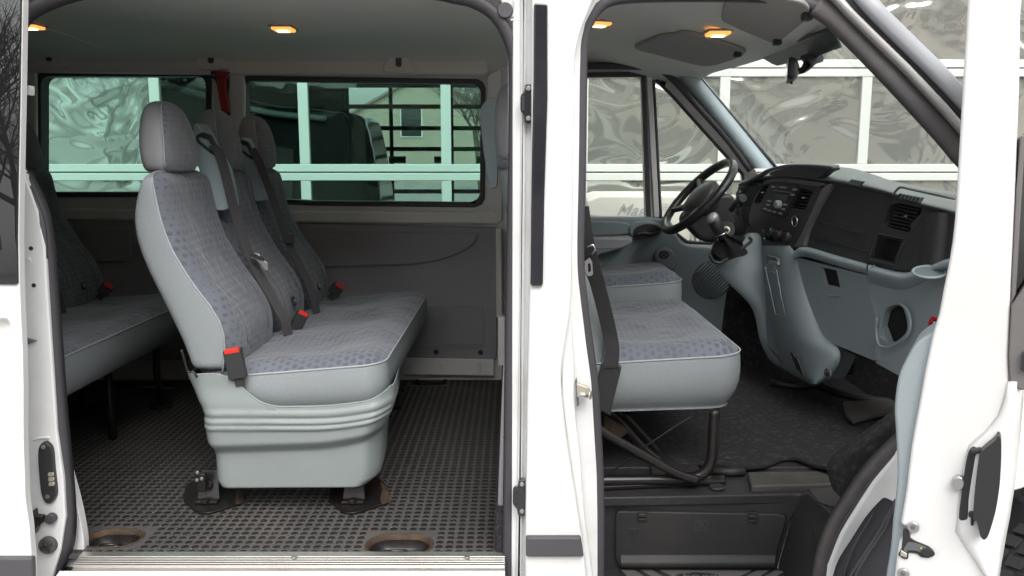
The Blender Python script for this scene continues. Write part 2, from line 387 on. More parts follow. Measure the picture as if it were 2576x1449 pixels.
# ---- lower trim panels of the far wall
tp = P_('side_trim_panel', [(-360, 552), (400, 556), (1000, 567), (1252, 572), (1250, 905), (-360, 905)], YF - .03, .03, 'side_trim', bevel=.008)
def seam(name, pts, Y, r, m, parent, closed=False, n=6): return tube(name, [U(x, y, Y) for x, y in cr2(pts, n, closed)], r, m, parent, n=8, closed=closed)
plate('map_pocket', cr2([(560, 582), (900, 585), (1180, 588), (1196, 594), (1185, 618), (1140, 640), (1080, 658), (960, 667), (560, 672)], 5), YF - .045, .02, 'side_trim', parent=tp, bevel=.008, seg=3)
plate('raised_panel', rrect(1030, 767, 1217, 875, 12), YF - .036, .02, 'side_trim', parent=tp, bevel=.006, holes=[rrect(1036, 774, 1209, 867, 9)])
plate('raised_panel', rrect(300, 610, 560, 850, 12), YF - .036, .02, 'side_trim', parent=tp, bevel=.006, holes=[rrect(307, 618, 553, 842, 9)])
for x, y in ((1097, 886), (1209, 887)): disc('trim_hole', U(x, y, YF - .037), (0, 1, 0), .012, .01, 'black_plastic', tp)
P_('wheel_arch_cover', rrect(205, 572, 330, 660, 14), YF - .05, .03, 'side_trim', bevel=.01)
kp = P_('kick_plate', [(1018, 901), (1242, 905), (1242, 946), (1014, 943)], YF - .04, .03, 'white_paint', bevel=.004)
for x in (1030, 1112, 1206): plate('stamped_rib', rrect(x - 6, 912, x + 6, 941, 6), YF - .046, .01, 'white_inner', parent=kp, bevel=.003)
P_('corner_post', [(1252, 797), (1271, 797), (1271, 920), (1252, 922)], 3.4, .05, 'white_paint', bevel=.006)
P_('corner_post', [(1247, 575), (1262, 575), (1264, 800), (1248, 800)], YF - .06, .05, 'white_inner', bevel=.006)
# ---- floor with sunk tie-down pans, rubber mat
FX0, FX1, FY0, FY1 = -2.75, -.045, 2.105, YF
def pan_outline(x0, y0, x1, y1, r=.0):
    a = UZ(x0, y1, ZF); b = UZ(x1, y1, ZF); c = UZ(x1, y0, ZF); d = UZ(x0, y0, ZF)
    cxm = (a.x + b.x) / 2; hx = (b.x - a.x) / 2; y0_, y1_ = a.y, c.y
    rr = (y1_ - y0_) * .45; return [(p[0], p[1]) for p in rrect(cxm - hx, y0_, cxm + hx, y1_, rr, 6)]
pans = [pan_outline(917, 1347, 1078, 1396), pan_outline(196, 1334, 332, 1377), pan_outline(1036, 954, 1124, 969)]
fm = prism('floor_mat', [(FX0, FY0, ZF), (FX1, FY0, ZF), (FX1, FY1, ZF), (FX0, FY1, ZF)], (0, 0, -.012), 'mat_rubber', van, bevel=.002, holes=[[(x, y, ZF) for x, y in p] for p in pans])
fm.name = 'rubber_floor_mat'
for i, p in enumerate(pans):
    cx_ = sum(q[0] for q in p) / len(p); cy_ = sum(q[1] for q in p) / len(p)
    rows = []
    for f, z in ((1.10, .001), (1.06, .004), (1.0, .002), (.95, -.012), (.90, -.035), (.80, -.042), (.4, -.043), (.02, -.043)):
        rows.append([Vector((cx_ + (x - cx_) * (f if f > 1.0 else f), cy_ + (y - cy_) * f, ZF + z)) for x, y in p])
    tpn = grid('tie_down_pan', rows, ['rust' if i < 2 else 'steel_black', 'steel_black'], van, closed=True, fmat=lambda a_, b_: 1 if a_ in (3, 4) else 0)
    w_ = max(q[0] for q in p) - cx_
    tube('lashing_ring', [Vector((cx_ + dx * w_, cy_ + dy, ZF - .03 + dz)) for dx, dy, dz in cr([(.15, -.012, .012), (-.25, -.014, .012), (-.5, 0, .010), (-.25, .016, .004), (.15, .016, .004), (.2, 0, .01)], 5, True)], .005, 'steel_black', tpn, closed=True)
    disc('pan_bolt', (cx_ + .45 * w_, cy_ - .002, ZF - .042), (0, 0, 1), .012, .010, 'rust', tpn, seg=6)
# studs of the mat: 2.8 cm square grid of low round studs
def inpan(x, y):
    for p in pans:
        cx_ = sum(q[0] for q in p) / len(p); cy_ = sum(q[1] for q in p) / len(p); hx = max(q[0] for q in p) - cx_ + .02; hy = max(q[1] for q in p) - cy_ + .014
        if abs(x - cx_) < hx and abs(y - cy_) < hy: return True
    return False
vs = []; fs = []; pt = .0278
y = FY0 + .016
while y < FY1 - .02:
    x = FX1 - .016
    while x > FX0 + .6:
        if not inpan(x, y):
            b = len(vs); n_ = 10; r = .0098 * random.uniform(.94, 1.05)
            for z, f in ((0.0002, 1.08), (.0016, .95)):
                for i in range(n_): vs.append((x + r * f * cos(2 * pi * i / n_), y + r * f * .97 * sin(2 * pi * i / n_), ZF + z))
            for i in range(n_): fs.append((b + i, b + (i + 1) % n_, b + n_ + (i + 1) % n_, b + n_ + i))
            fs.append(tuple(b + n_ + i for i in range(n_)))
        x -= pt
    y += pt
link('mat_studs', mk(vs, fs), 'mat_stud', fm, smooth=False, kind='stuff')
# grit and crumbs lying on the mat
rg = random.Random(4); vs = []; fs = []
for _ in range(420):
    gy = FY0 + .02 + rg.random() ** 1.8 * 1.4; gx = rg.uniform(-1.15, -.07)
    if inpan(gx, gy): continue
    r = rg.uniform(.0006, .0019); b = len(vs); zz = ZF + .0022
    for dx, dy, dz in ((1, 0, 0), (-.5, .8, 0), (-.6, -.7, 0), (0, 0, 1.1)): vs.append((gx + dx * r * rg.uniform(.7, 1.5), gy + dy * r, zz + dz * r))
    fs += [(b, b + 1, b + 3), (b + 1, b + 2, b + 3), (b + 2, b, b + 3), (b, b + 2, b + 1)]
link('floor_grit', mk(vs, fs), 'grit', None, smooth=False, kind='stuff')
# step up to the cab behind the front seats
box('cab_riser', (.0 - .03, 3.0, .655), (.03, 1.79, .16), 'carpet', van, bevel=.008)
# ---- roof lining
def zc(X):
    return 2.150 - .115 * sm((X - .15) / .75)
def zl(X, Y):
    z = zc(X)
    if Y > 3.66: z -= .012 * ((Y - 3.66) / .1)
    if Y < 2.3: z -= .02 * sm((2.3 - Y) / .2)
    return z
def hx(Y): return .84 + .10 * (1 - ((Y - 2.97) / .80) ** 2)
rows = []
ys = [2.09, 2.13, 2.2, 2.3, 2.5, 2.8, 3.1, 3.4, 3.6, 3.68, 3.74, 3.79, 3.83, 3.86, 3.885]
for i in range(47):
    t = i / 46
    row = []
    for Y in ys:
        X = -2.8 + t * (2.8 + hx(min(max(Y, 2.2), 3.78)))
        z = zl(X, min(Y, 3.70))
        if Y > 3.70:
            k = (Y - 3.70) / .185; z -= .02 * k + (.045 if X < .1 else .03) * k * k
        row.append(Vector((X, Y, z)))
    rows.append(row)
hl = grid('roof_lining', rows, 'headliner', van)
# front part of the lining is a separate moulding that ends in a step by the rear window
def RC(x, y, off=0.0):
    r = ray(x, y); t = .5
    while t < 6:
        p = O0 + r * t
        if p.z >= zl(p.x, p.y) - off: break
        t += .002
    return O0 + r * t
st = cr2([(80, 60), (150, 82), (235, 112), (330, 135), (352, 142), (360, 165), (374, 186)], 4)
tube('lining_seam', [RC(x, y, .004) if y < 140 else U(x, y, 3.86 - .0 * y) for x, y in st if y < 140], .004, 'headliner_trim', van)
# cove rail along the far roof edge with garment hooks
P_('roof_rail_trim', [(-360, 118), (1225, 150), (1228, 182), (1216, 190), (600, 188), (-360, 176)], 3.845, .05, 'headliner_trim', bevel=.016, seg=4)
for x, y in ((122, 142), (530, 147), (1003, 156)):
    bs = P_('hook_boss', cr2([(x - 38, y + 24), (x - 26, y - 8), (x - 6, y - 18), (x + 14, y - 16), (x + 30, y + 4), (x + 40, y + 26)], 3, True), 3.825, .03, 'headliner_trim', bevel=.009)
    plate('hook_hole', rrect(x - 8, y - 12, x + 7, y + 12, 6), 3.818, .01, 'dark_trim', parent=bs, bevel=.002)
    disc('hook_screw', U(x, y + 3, 3.812), (0, 1, 0), .005, .004, 'black_plastic', bs)
# ---- unseen outer skin closing the van against light: roof, rear panel, near flank, header
box('roof_skin', (-.95, 2.96, 2.245), (3.8, 2.0, .03), 'white_paint', van, bevel=.012)
box('rear_light_block', (-2.80, 2.96, 1.4), (.04, 1.94, 1.72), 'side_trim', van, bevel=.01)  # unseen panel added to block light where the rear doors would be
box('rear_flank', (-2.08, 2.045, 1.42), (1.52, .05, 1.68), 'white_paint', van, bevel=.01)  # kept solid behind the sliding door to block light
box('roof_header', (-1.1, 2.055, 2.19), (3.5, .07, .13), 'white_paint', van, bevel=.01)  # out of view, put in to block light above the openings
box('underbody', (-1.42, 3.0, .52), (2.75, 1.82, .10), 'steel_black', van, bevel=.01)
# ---- middle pillar between the two door openings
mp = P_('middle_pillar', cr2([(1337, -90), (1336, 400), (1331, 760), (1326, 1000), (1321, 1350), (1320, 1500)], 3) + cr2([(1482, 1500), (1464, 1345), (1431, 1130), (1415, 1000), (1414, 930), (1426, 850), (1437, 760), (1440, 600), (1445, 200), (1453, 110), (1476, 40), (1530, -90)], 3), YN, .05, 'white_paint', bevel=.009, seg=4)
P_('pillar_jamb', [(1400, -90), (1700, -90), (1560, -40), (1500, 10), (1476, 60), (1466, 170), (1462, 640), (1466, 740), (1478, 860), (1492, 960), (1498, 1080), (1506, 1200), (1508, 1500), (1400, 1500)], YN + .045, .05, 'jamb_paint', bevel=.006)
P_('pillar_jamb', [(1290, -90), (1345, -90), (1342, 700), (1336, 1500), (1286, 1500)], YN + .05, .05, 'jamb_paint', bevel=.005)
P_('jamb_crease', cr2([(1412, 800), (1432, 760), (1441, 850), (1446, 930), (1449, 1040), (1456, 1110), (1462, 1160), (1472, 1300), (1492, 1449), (1492, 1500)], 2) + [(1480, 1500), (1462, 1340), (1430, 1130), (1414, 1000)], YN + .02, .03, 'jamb_paint', bevel=.006)
P_('jamb_crease', [(1310, -90), (1325, -90), (1322, 500), (1317, 1000), (1312, 1500), (1297, 1500), (1304, 1000), (1310, 500)], YN + .035, .03, 'jamb_paint', bevel=.008, seg=3)
# upper corner behind the sliding-door top: panel seams and the round plug
P_('upper_corner', cr2([(1235, -40), (1270, 20), (1300, 75), (1312, 130), (1314, 180)], 3) + [(1345, 180), (1345, -60), (1235, -60)], YN + .055, .02, 'jamb_paint', bevel=.004)
disc('rubber_plug', U(1271, 25, YN + .045), (0, 1, 0), .0185, .012, 'dark_trim', van, seg=24, bevel=.003)
seam('jamb_seam', [(1290, 44), (1296, 20), (1312, 6), (1326, 0)], YN + .052, .0025, 'white_inner', van)
seam('jamb_seam', [(1284, 50), (1330, 53)], YN + .052, .0025, 'white_inner', van)
seam('jamb_seam', [(1318, 55), (1319, 160)], YN + .052, .002, 'white_inner', van)
P_('pillar_strip', rpoly([(1343, 7), (1378, 9), (1378, 250), (1370, 500), (1366, 720), (1334, 720), (1337, 450), (1342, 200)], 8), YN - .012, .014, 'gloss_black', bevel=.004, seg=3)
rb = P_('rub_strip', [(1323, 1353), (1462, 1353), (1469, 1402), (1323, 1402)], YN - .018, .02, 'dark_trim', bevel=.005, seg=3)
# strikers of the sliding door
def striker(x0, y0, x1, y1):
    w = x1 - x0; h = y1 - y0
    q = lambda a, b: (x0 + a * w, y0 + b * h)
    b_ = P_('door_striker', rpoly([q(.95, 0), q(.45, .02), q(.38, .2), q(.1, .25), q(0, .33), q(0, .66), q(.18, .74), q(.34, .8), q(.42, .98), q(.95, 1)], 4), YN + .015, .022, 'gloss_black', bevel=.004, seg=3)
    plate('striker_slot', rrect(*q(.12, .3), *q(.38, .68), 3), YN + .012, .006, 'black_plastic', parent=b_, bevel=.001)
    for f in (.12, .86): disc('striker_bolt', U(*q(.72, f), YN + .012), (0, 1, 0), .006, .004, 'steel', b_, seg=8, sq=1)
striker(1309, 210, 1337, 312); striker(1290, 1208, 1322, 1300)
# front-door striker pin
ds = P_('door_striker', [(1451, 965), (1480, 975), (1486, 985), (1486, 1002), (1482, 1004), (1452, 992)], YN + .0, .02, 'zinc', bevel=.003)
tube('striker_pin', [U(1452, 993, YN - .004), U(1481, 994, YN - .004)], .005, 'steel', ds)
disc('striker_bolt', U(1483, 994, YN - .008), (1, -.4, 0), .011, .004, 'zinc', ds)
P_('striker_mount', [(1451, 950), (1457, 1020), (1452, 1024), (1447, 960)], YN + .012, .01, 'grey_slot', bevel=.002)
# ---- sliding-door opening seal
sprof = [(-.014, -.012), (-.008, -.018), (.004, -.017), (.013, -.010), (.016, .012), (-.014, .012)]
def seal(path, Y, prof, m='rubber', name='door_seal', sc=1):
    return sweep(name, [U(x, y, Y) for x, y in cr2(path, 5)], [(a * sc, b) for a, b in prof], m, van, up=(0, 1, 0))
seal([(1277, 1500), (1277, 1450), (1281, 1200), (1284, 943), (1290, 600), (1295, 350), (1296, 170), (1292, 130), (1281, 95), (1263, 59), (1236, 28), (1200, 6), (1150, -8), (1000, -25), (400, -32), (240, -25), (160, -8), (100, 16), (62, 42), (45, 80), (30, 200), (25, 380), (55, 440)], 2.10, sprof)
seal([(55, 440), (82, 492), (102, 545), (115, 630), (122, 724), (134, 874), (145, 1024), (157, 1149), (167, 1270), (167, 1340), (156, 1390), (128, 1449), (95, 1500)], 2.10, sprof, sc=1.28)
seal([(70, 470), (92, 520), (106, 570), (113, 650)], 2.085, [(-.008, -.004), (0, -.009), (.008, -.004), (.008, .004), (-.008, .004)], 'dark_trim')
for x, y in ((1281, 390), (1279, 560), (1275, 930), (1272, 1100)): disc('seal_pip', U(x - 4, y, 2.083), (0, 1, 0), .0025, .002, 'black_plastic', van, seg=8, bevel=0)
# dark inner face of the pillar seen through the sliding opening
P_('pillar_inner_trim', [(1277, 130), (1293, 100), (1455, 60), (1450, 640), (1470, 1000), (1480, 1449), (1258, 1500), (1245, 1449), (1262, 1000), (1273, 780), (1277, 500)], 2.16, .10, 'side_trim', bevel=.008)
# ---- rear jamb of the sliding opening
rj = P_('rear_jamb', [(30, 400), (60, 440), (95, 530), (112, 620), (118, 724), (130, 900), (142, 1080), (158, 1200), (164, 1300), (152, 1385), (118, 1500), (20, 1500)], 2.075, .03, 'jamb_paint', bevel=.005)
P_('sill_upstand', cr2([(160, 1150), (172, 1189), (190, 1254), (205, 1324), (211, 1389), (198, 1500)], 3) + [(120, 1500), (150, 1400), (160, 1300), (152, 1200)], 2.135, .03, 'jamb_paint', bevel=.006)
for x, y, r in ((77, 625, .0055), (84, 718, .0055)): disc('jamb_hole', U(x, y, 2.073), (0, 1, 0), r, .004, 'black_plastic', rj, seg=14)
disc('jamb_plug', U(71, 655, 2.072), (0, 1, 0), .006, .004, 'jamb_paint', rj, seg=14)
P_('jamb_wedge', [(64, 851), (90, 858), (66, 868)], 2.066, .012, 'grey_slot', bevel=.002)
seam('jamb_seam', [(85, 1106), (100, 1102), (124, 1101)], 2.073, .003, 'jamb_paint', rj)
lp = P_('contact_plate', cr2([(108, 1113), (96, 1128), (95, 1165), (99, 1215), (103, 1245), (112, 1264), (125, 1268), (136, 1256), (140, 1238), (134, 1180), (130, 1135), (121, 1118)], 4, True), 2.062, .02, 'black_plastic', bevel=.004, seg=3)
disc('plate_screw', U(108, 1125, 2.06), (0, 1, 0), .006, .004, 'steel', lp, seg=8); disc('plate_screw', U(118, 1250, 2.06), (0, 1, 0), .006, .004, 'grey_slot', lp, seg=8)
for k in range(3): plate('contact_block', rrect(120 + k, 1190 + k * 12, 132 + k, 1199 + k * 12, 2), 2.056, .008, 'zinc', parent=lp, bevel=.001)
disc('rubber_buffer', U(123, 1308, 2.055), (0, 1, 0), .0135, .02, 'rubber', van, seg=18, bevel=.003)
rb2 = disc('rubber_buffer', U(116, 1375, 2.06), (0, 1, 0), .023, .02, 'rubber_dusty', van, seg=24, bevel=.004)
for a in (0.4, 0.4 + pi / 2): 
    c = U(116, 1375, 2.058); v = Vector((cos(a), 0, sin(a))) * .015; tube('buffer_rib', [c - v, c + v], .003, 'black_plastic', rb2, n=6)
bk = P_('door_hinge_bracket', rpoly([(80, 1285), (84, 1285), (86, 1300), (104, 1302), (104, 1318), (93, 1325), (86, 1345), (80, 1350)], 2), 2.05, .02, 'steel_black', bevel=.002)
# ---- sill strips
xs0, xs1 = U(205, 1400, 2.1).x, -.018
def sill(name, y0, z0, y1, z1, m, x0=None, x1=None, th=.01, bev=.002):
    x0 = xs0 if x0 is None else x0; x1 = xs1 if x1 is None else x1
    d = Vector((0, y1 - y0, z1 - z0)).normalized(); nrm = Vector((0, d.z, -d.y)) * th
    if nrm.z > 0: nrm = -nrm
    return prism(name, [(x0, y0, z0), (x1, y0, z0), (x1, y1, z1), (x0, y1, z1)], nrm, m, van, bevel=bev)
a_ = sill('sill_strip', 2.112, .626, 2.083, .626, 'aluminium')
for k in range(4):
    sill('sill_rib', 2.080 - k * .0085, .624 - k * .002, 2.075 - k * .0085, .622 - k * .002, 'aluminium')
sill('sill_base', 2.085, .612, 2.04, .606, 'aluminium', th=.006)
sill('sill_edge', 2.044, .606, 2.020, .600, 'white_paint', x0=xs0 - .03)
sill('sill_track', 2.018, .594, 1.985, .584, 'aluminium', x0=xs0 - .03, th=.02)
sill('sill_outer', 1.98, .576, 1.93, .56, 'white_paint', x0=xs0 - .06, x1=.0, th=.3, bev=.01)
for x in (740, 1175): 
    p = UZ(x, 1402, .627); disc('sill_screw', p, (0, 0, 1), .0075, .003, 'steel', a_, seg=16)

# ---- sliding door, slid back along the rear flank
YS = 1.945
def Pv(n, pts, Y, th, m, parent=van, **k): return plate(n, pts, Y, th, m, parent=parent, **k)
sdo = Pv('sliding_door', [(-420, -120), (58, -120), (58, 0), (54, 250), (50, 450), (48, 600), (50, 724), (53, 800), (57, 880), (59, 974), (59, 1100), (64, 1254), (74, 1324), (80, 1404), (81, 1520), (-420, 1520)], YS, .022, 'white_paint', bevel=.005, seg=3, holes=[rrect(-120, 801, 26, 924, 18)])
Pv('door_glass', rpoly([(-380, -80), (53, -80), (52, 0), (48, 250), (44, 450), (42, 600), (44, 716), (-380, 712)], 6), YS - .006, .008, 'glass_sliding', sdo, bevel=.001)
rows = []
for f, dy in ((1.06, -.001), (1.0, .0), (.97, .012), (.9, .022), (.7, .026), (.02, .027)):
    rows.append([U(-47 + (x + 47) * f, 862 + (y - 862) * f, YS) + Vector((0, dy, 0)) for x, y in rrect(-120, 801, 26, 924, 18)])
grid('handle_recess', rows, 'white_paint', sdo, closed=True)
Pv('rub_strip', [(-420, 1405), (80, 1405), (82, 1475), (-420, 1475)], YS - .016, .02, 'dark_trim', sdo, bevel=.005, seg=3)
Pv('door_stop', rrect(64, 215, 76, 240, 3), 2.02, .02, 'white_inner', sdo, bevel=.002)

# ================================================================== cab: far door, pillars, windscreen
YD = 3.86
DW = [(1478, 196), (1613, 194), (1624, 545), (1474, 543)]
QG = [(1644, 203), (1652, 203), (1690, 240), (1868, 438), (1872, 470), (1800, 600), (1785, 612), (1728, 608), (1702, 588), (1662, 545)]
dd = P_('driver_door', [(1330, 172), (1640, 168), (1668, 175), (1705, 200), (1900, 425), (1960, 520), (1960, 960), (1330, 960)], YD, .05, 'white_inner', holes=[DW, QG], bevel=.006)
def Pd(n, pts, Y, th, m, **k): return plate(n, pts, Y, th, m, parent=dd, **k)
Pd('door_window', DW, YD + .04, .004, 'glass_clear', bevel=0)
Pd('quarter_window', QG, YD + .04, .004, 'glass_clear', bevel=0)
bar = lambda n, a, b, w, Y, m, **k: sweep(n, [U(*a, Y), U(*b, Y)], [(-w / 2, -.006), (w / 2, -.006), (w / 2, .012), (-w / 2, .012)], m, dd, up=(0, 1, 0), bevel=.002, **k)
bar('window_seal', (1618, 190), (1632, 546), .020, YD - .012, 'rubber')
bar('window_seal', (1330, 190), (1626, 187), .022, YD - .012, 'rubber')
bar('window_divider', (1633, 188), (1652, 546), .024, YD - .006, 'white_paint')
tube('quarter_seal', [U(x, y, YD - .006) for x, y in QG], .0075, 'rubber', dd, closed=True, n=8, up=(0, 1, 0))
tube('roof_seal', [U(x, y, 3.80) for x, y in cr2([(1330, 166), (1560, 166), (1632, 169), (1660, 176), (1690, 196), (1760, 272), (1830, 350), (1888, 428)], 5)], .016, 'rubber', van, up=(0, 1, 0))
# door casing
dc = Pd('door_casing', cr2([(1330, 548), (1480, 547), (1600, 546), (1655, 549), (1690, 560), (1704, 592), (1728, 614), (1790, 618)], 3) + [(1900, 618), (1960, 700), (1960, 960), (1330, 960)], YD - .05, .05, 'dash_grey', bevel=.016, seg=4)
Pd('door_top_roll', cr2([(1330, 556), (1480, 556), (1570, 560), (1590, 575), (1575, 590), (1480, 594), (1330, 594)], 4), YD - .075, .04, 'dash_grey', bevel=.014, seg=4)
bz = plate('handle_bezel', cr2([(1582, 575), (1596, 560), (1630, 556), (1656, 562), (1668, 578), (1662, 594), (1640, 604), (1608, 604), (1588, 594)], 4, True), YD - .085, .04, 'dash_grey', parent=dd, bevel=.010, seg=3)
plate('handle_cup', cr2([(1592, 590), (1600, 572), (1630, 563), (1654, 568), (1662, 580), (1650, 594), (1625, 600), (1600, 600)], 4, True), YD - .088, .01, 'black_plastic', parent=bz, bevel=.003)
tube('door_lever', [U(x, y, YD - .098) for x, y in cr2([(1600, 592), (1618, 586), (1636, 590), (1654, 584), (1662, 574)], 4)], .009, 'black_plastic', bz)
Pd('armrest', rpoly([(1400, 604), (1590, 596), (1592, 604), (1588, 618), (1560, 626), (1510, 640), (1480, 655), (1400, 658)], 6), YD - .16, .12, 'dash_grey', bevel=.012, seg=3)
Pd('armrest_pad', rpoly([(1400, 600), (1582, 597), (1592, 602), (1586, 610), (1400, 616)], 4), YD - .165, .1, 'vinyl_grey', bevel=.008, seg=3)
mk_ = Pd('mirror_switch', cr2([(1647, 648), (1652, 634), (1665, 626), (1682, 625), (1694, 634), (1702, 654), (1703, 668), (1694, 680), (1670, 672), (1652, 658)], 4, True), YD - .10, .06, 'dash_grey', bevel=.012, seg=3)
disc('switch_face', U(1670, 641, YD - .106), (0.1, 1, -.2), .024, .008, 'black_plastic', mk_, seg=20, sq=.8)
for dx, dy in ((-6, 0), (6, 0), (0, -6), (0, 6)): disc('switch_mark', U(1670 + dx, 641 + dy, YD - .109), (0, 1, 0), .0025, .003, 'button_grey', mk_, seg=8)
c = U(1790, 705, YD - .055)
for k in range(13):
    a = -.075 + k * .0125; hw = sqrt(max(.0, .085 ** 2 - a * a))
    p0 = c + Vector((-.7 * hw, 0, -.7 * hw)) + Vector((-.7, 0, .7)) * a; p1 = c + Vector((.7 * hw, 0, .7 * hw)) + Vector((-.7, 0, .7)) * a
    tube('speaker_grille_bar', [p0, p1], .004, 'dash_grey', dc, n=6)
disc('speaker_grille', U(1790, 705, YD - .052), (0, 1, 0), .09, .01, 'grey_slot', dd, seg=28)
# far A-pillar trim and near A-pillar
fa = [(1697, 190), (1770, 255), (1850, 345), (1925, 432)]
grid('pillar_casing', [[U(x + dx, y, 3.80 - dy) for x, y in cr2([(1722, 186), (1790, 268), (1852, 345), (1915, 424)], 4)] for dx, dy in ((-24, -.01), (-18, .015), (-6, .03), (8, .035), (22, .03), (34, .01), (38, -.02))], 'pillar_grey', van)
tube('windscreen_seal', [U(x, y, 3.79) for x, y in [(1757, 192), (1790, 230), (1860, 312), (1905, 365), (1952, 421)]], .007, 'rubber', van)
def WS(y, z, off=0): return Vector((hx(y) + (2.035 - z) * .93 - off, y, z))
rows = []
for i in range(9):
    z = 2.03 - i * .06; rows.append([WS(Y, z) for Y in [2.12, 2.4, 2.7, 3.0, 3.3, 3.6, 3.80]])
grid('windscreen', rows, 'glass_clear', van)
hdl = [(2104, 66, 2.22), (2060, 84, 2.42), (2004, 102, 2.75), (1904, 139, 3.2), (1840, 160, 3.5), (1790, 173, 3.68), (1762, 184, 3.78)]
tube('header_seal', [U(x, y, Y) for x, y, Y in hdl], .006, 'rubber', van)
# skirts that join the roof lining to the windscreen header
grid('header_trim', [[U(x, y, Y) for x, y, Y in hdl], [Vector((hx(Y) - .03, Y, zl(hx(Y), Y) + .002)) for x, y, Y in hdl], [Vector((hx(Y) - .12, Y, zl(hx(Y) - .12, Y) + .004)) for x, y, Y in hdl]], 'headliner', van)
prism('screen_shade_band', [WS(U(*q, Y).y, U(*q, Y).z, .006) if False else UP(q[0], q[1], (hx(2.8) - .01, 2.8, 2.035), (1, 0, .93)) for q, Y in [((1913, 137), 3), ((2095, 74), 3), ((2103, 80), 3), ((2119, 117), 3), ((2068, 135), 3), ((2052, 146), 3), ((2000, 151), 3), ((1975, 159), 3), ((1958, 163), 3), ((1945, 158), 3), ((1929, 149), 3)]], (-.004, 0, -.004), 'tint_band', van, bevel=.001)
# near A-pillar: seal, silver strip, dark band, outer skin, all running down the windscreen side
def along(off): return [(x + off, y) for x, y in ((2040, -30), (2098, 36), (2165, 102), (2235, 170), (2330, 270), (2420, 374), (2520, 490))]
def band(name, off, w, Y, m, d=.03, bev=.004):
    return sweep(name, [U(x, y, Y) for x, y in along(off)], [(-w / 2, -.004), (-w * .3, -.010), (w * .3, -.010), (w / 2, -.004), (w / 2, d), (-w / 2, d)], m, van, up=(0, 1, 0))
band('pillar_strip', 44, .018, 2.06, 'strip_light'); band('pillar_band', 76, .036, 2.075, 'black_plastic'); band('near_pillar', 116, .036, 2.05, 'pillar_outer', .05)
# ---- front door opening seal
fprof = [(-.016, -.010), (-.010, -.017), (.002, -.015), (.012, -.011), (.016, -.002), (.016, .012), (-.016, .012)]
sweep('door_seal', [U(x, y, 2.09) for x, y in cr2([(1504, 1500), (1504, 1460), (1505, 1330), (1503, 1200), (1496, 1060), (1488, 950), (1476, 860), (1460, 740), (1453, 640), (1457, 400), (1460, 170), (1466, 90), (1492, 32), (1534, -2), (1620, -12), (1800, -14), (1950, -9), (2010, 0), (2058, 18)], 5)], fprof, 'rubber', van, up=(0, 1, 0))
sweep('door_seal', [U(x, y, 2.085) for x, y in cr2([(2050, 12), (2098, 44), (2160, 106), (2230, 178), (2320, 275), (2410, 378), (2450, 450), (2462, 700), (2440, 900), (2350, 1040), (2254, 1125), (2190, 1192), (2140, 1264), (2100, 1332), (2076, 1400), (2064, 1460), (2060, 1510)], 5)], [(a * 1.5, b) for a, b in fprof], 'rubber_dusty', van, up=(0, 1, 0))
sweep('seal_rib', [U(x, y, 2.07) for x, y in cr2([(2350, 1052), (2262, 1132), (2198, 1200), (2148, 1274), (2108, 1342), (2084, 1408), (2072, 1470)], 5)], circ(.004, 8), 'rubber', van, up=(0, 1, 0))
P_('wing_panel', [(2330, 1070), (2258, 1138), (2197, 1212), (2156, 1276), (2116, 1342), (2082, 1424), (2074, 1520), (2480, 1520), (2480, 1070)], YN + .03, .06, 'jamb_paint', bevel=.012, seg=4)

# ---- cab floor, entry step
CXA = -.02
box('cab_floor', (.78, 3.2, ZC - .02), (1.6, 1.30, .03), 'step_plastic', van, bevel=.004)
carpet_edge = [(1700, 1175), (1790, 1176), (1812, 1178), (1850, 1184), (1880, 1184), (1920, 1180), (1950, 1170), (1970, 1162), (1998, 1160), (2020, 1168), (2050, 1178), (2085, 1186), (2105, 1195)]
ce = [UZ(x, y, ZC) for x, y in cr2(carpet_edge, 4)]
cp_ = ce + [Vector((1.6, ce[-1].y, ZC)), Vector((1.6, 3.84, ZC)), Vector((.35, 3.84, ZC)), Vector((.35, 3.2, ZC)), Vector((.50, ce[0].y + .12, ZC))]
ca = prism('cab_carpet', cp_, (0, 0, .014), 'carpet', van, bevel=.005, smooth=False)
disc('carpet_eyelet', UZ(1832, 1155, ZC + .012), (0, 0, 1), .012, .005, 'rust', ca, seg=10)
# raised tunnel, front bulkhead
P_('front_bulkhead', [(1842, 640), (2500, 600), (2500, 1100), (1800, 1000), (1820, 800)], 3.80, .03, 'carpet', bevel=.01)
prism('toe_board', [(1.45, 2.2, ZC), (1.75, 2.2, 1.1), (1.75, 3.85, 1.1), (1.45, 3.85, ZC)], (.04, 0, 0), 'carpet', van)
box('bulkhead', (1.8, 3.0, 1.05), (.06, 1.7, .8), 'black_plastic', van, bevel=.01)
prism('floor_pad', [UZ(x, y, ZC + .03) for x, y in rpoly([(2119, 1017), (2262, 1010), (2262, 1040), (2200, 1052), (2145, 1067), (2126, 1050)], 6)], (0, 0, .012), 'step_dusty', van, bevel=.004)
tube('floor_pipe', [UZ(x, y, ZC + .03) for x, y in cr2([(1940, 962), (2010, 972), (2060, 968), (2100, 985), (2160, 1000), (2240, 1010)], 4)], .014, 'black_plastic', van)
box('fuse_bracket', D(2135, 915, -.16), (.03, .05, .08), 'steel_black', van, bevel=.004); box('fuse_bracket', D(2112, 930, -.14), (.05, .06, .03), 'step_dusty', van, bevel=.004)
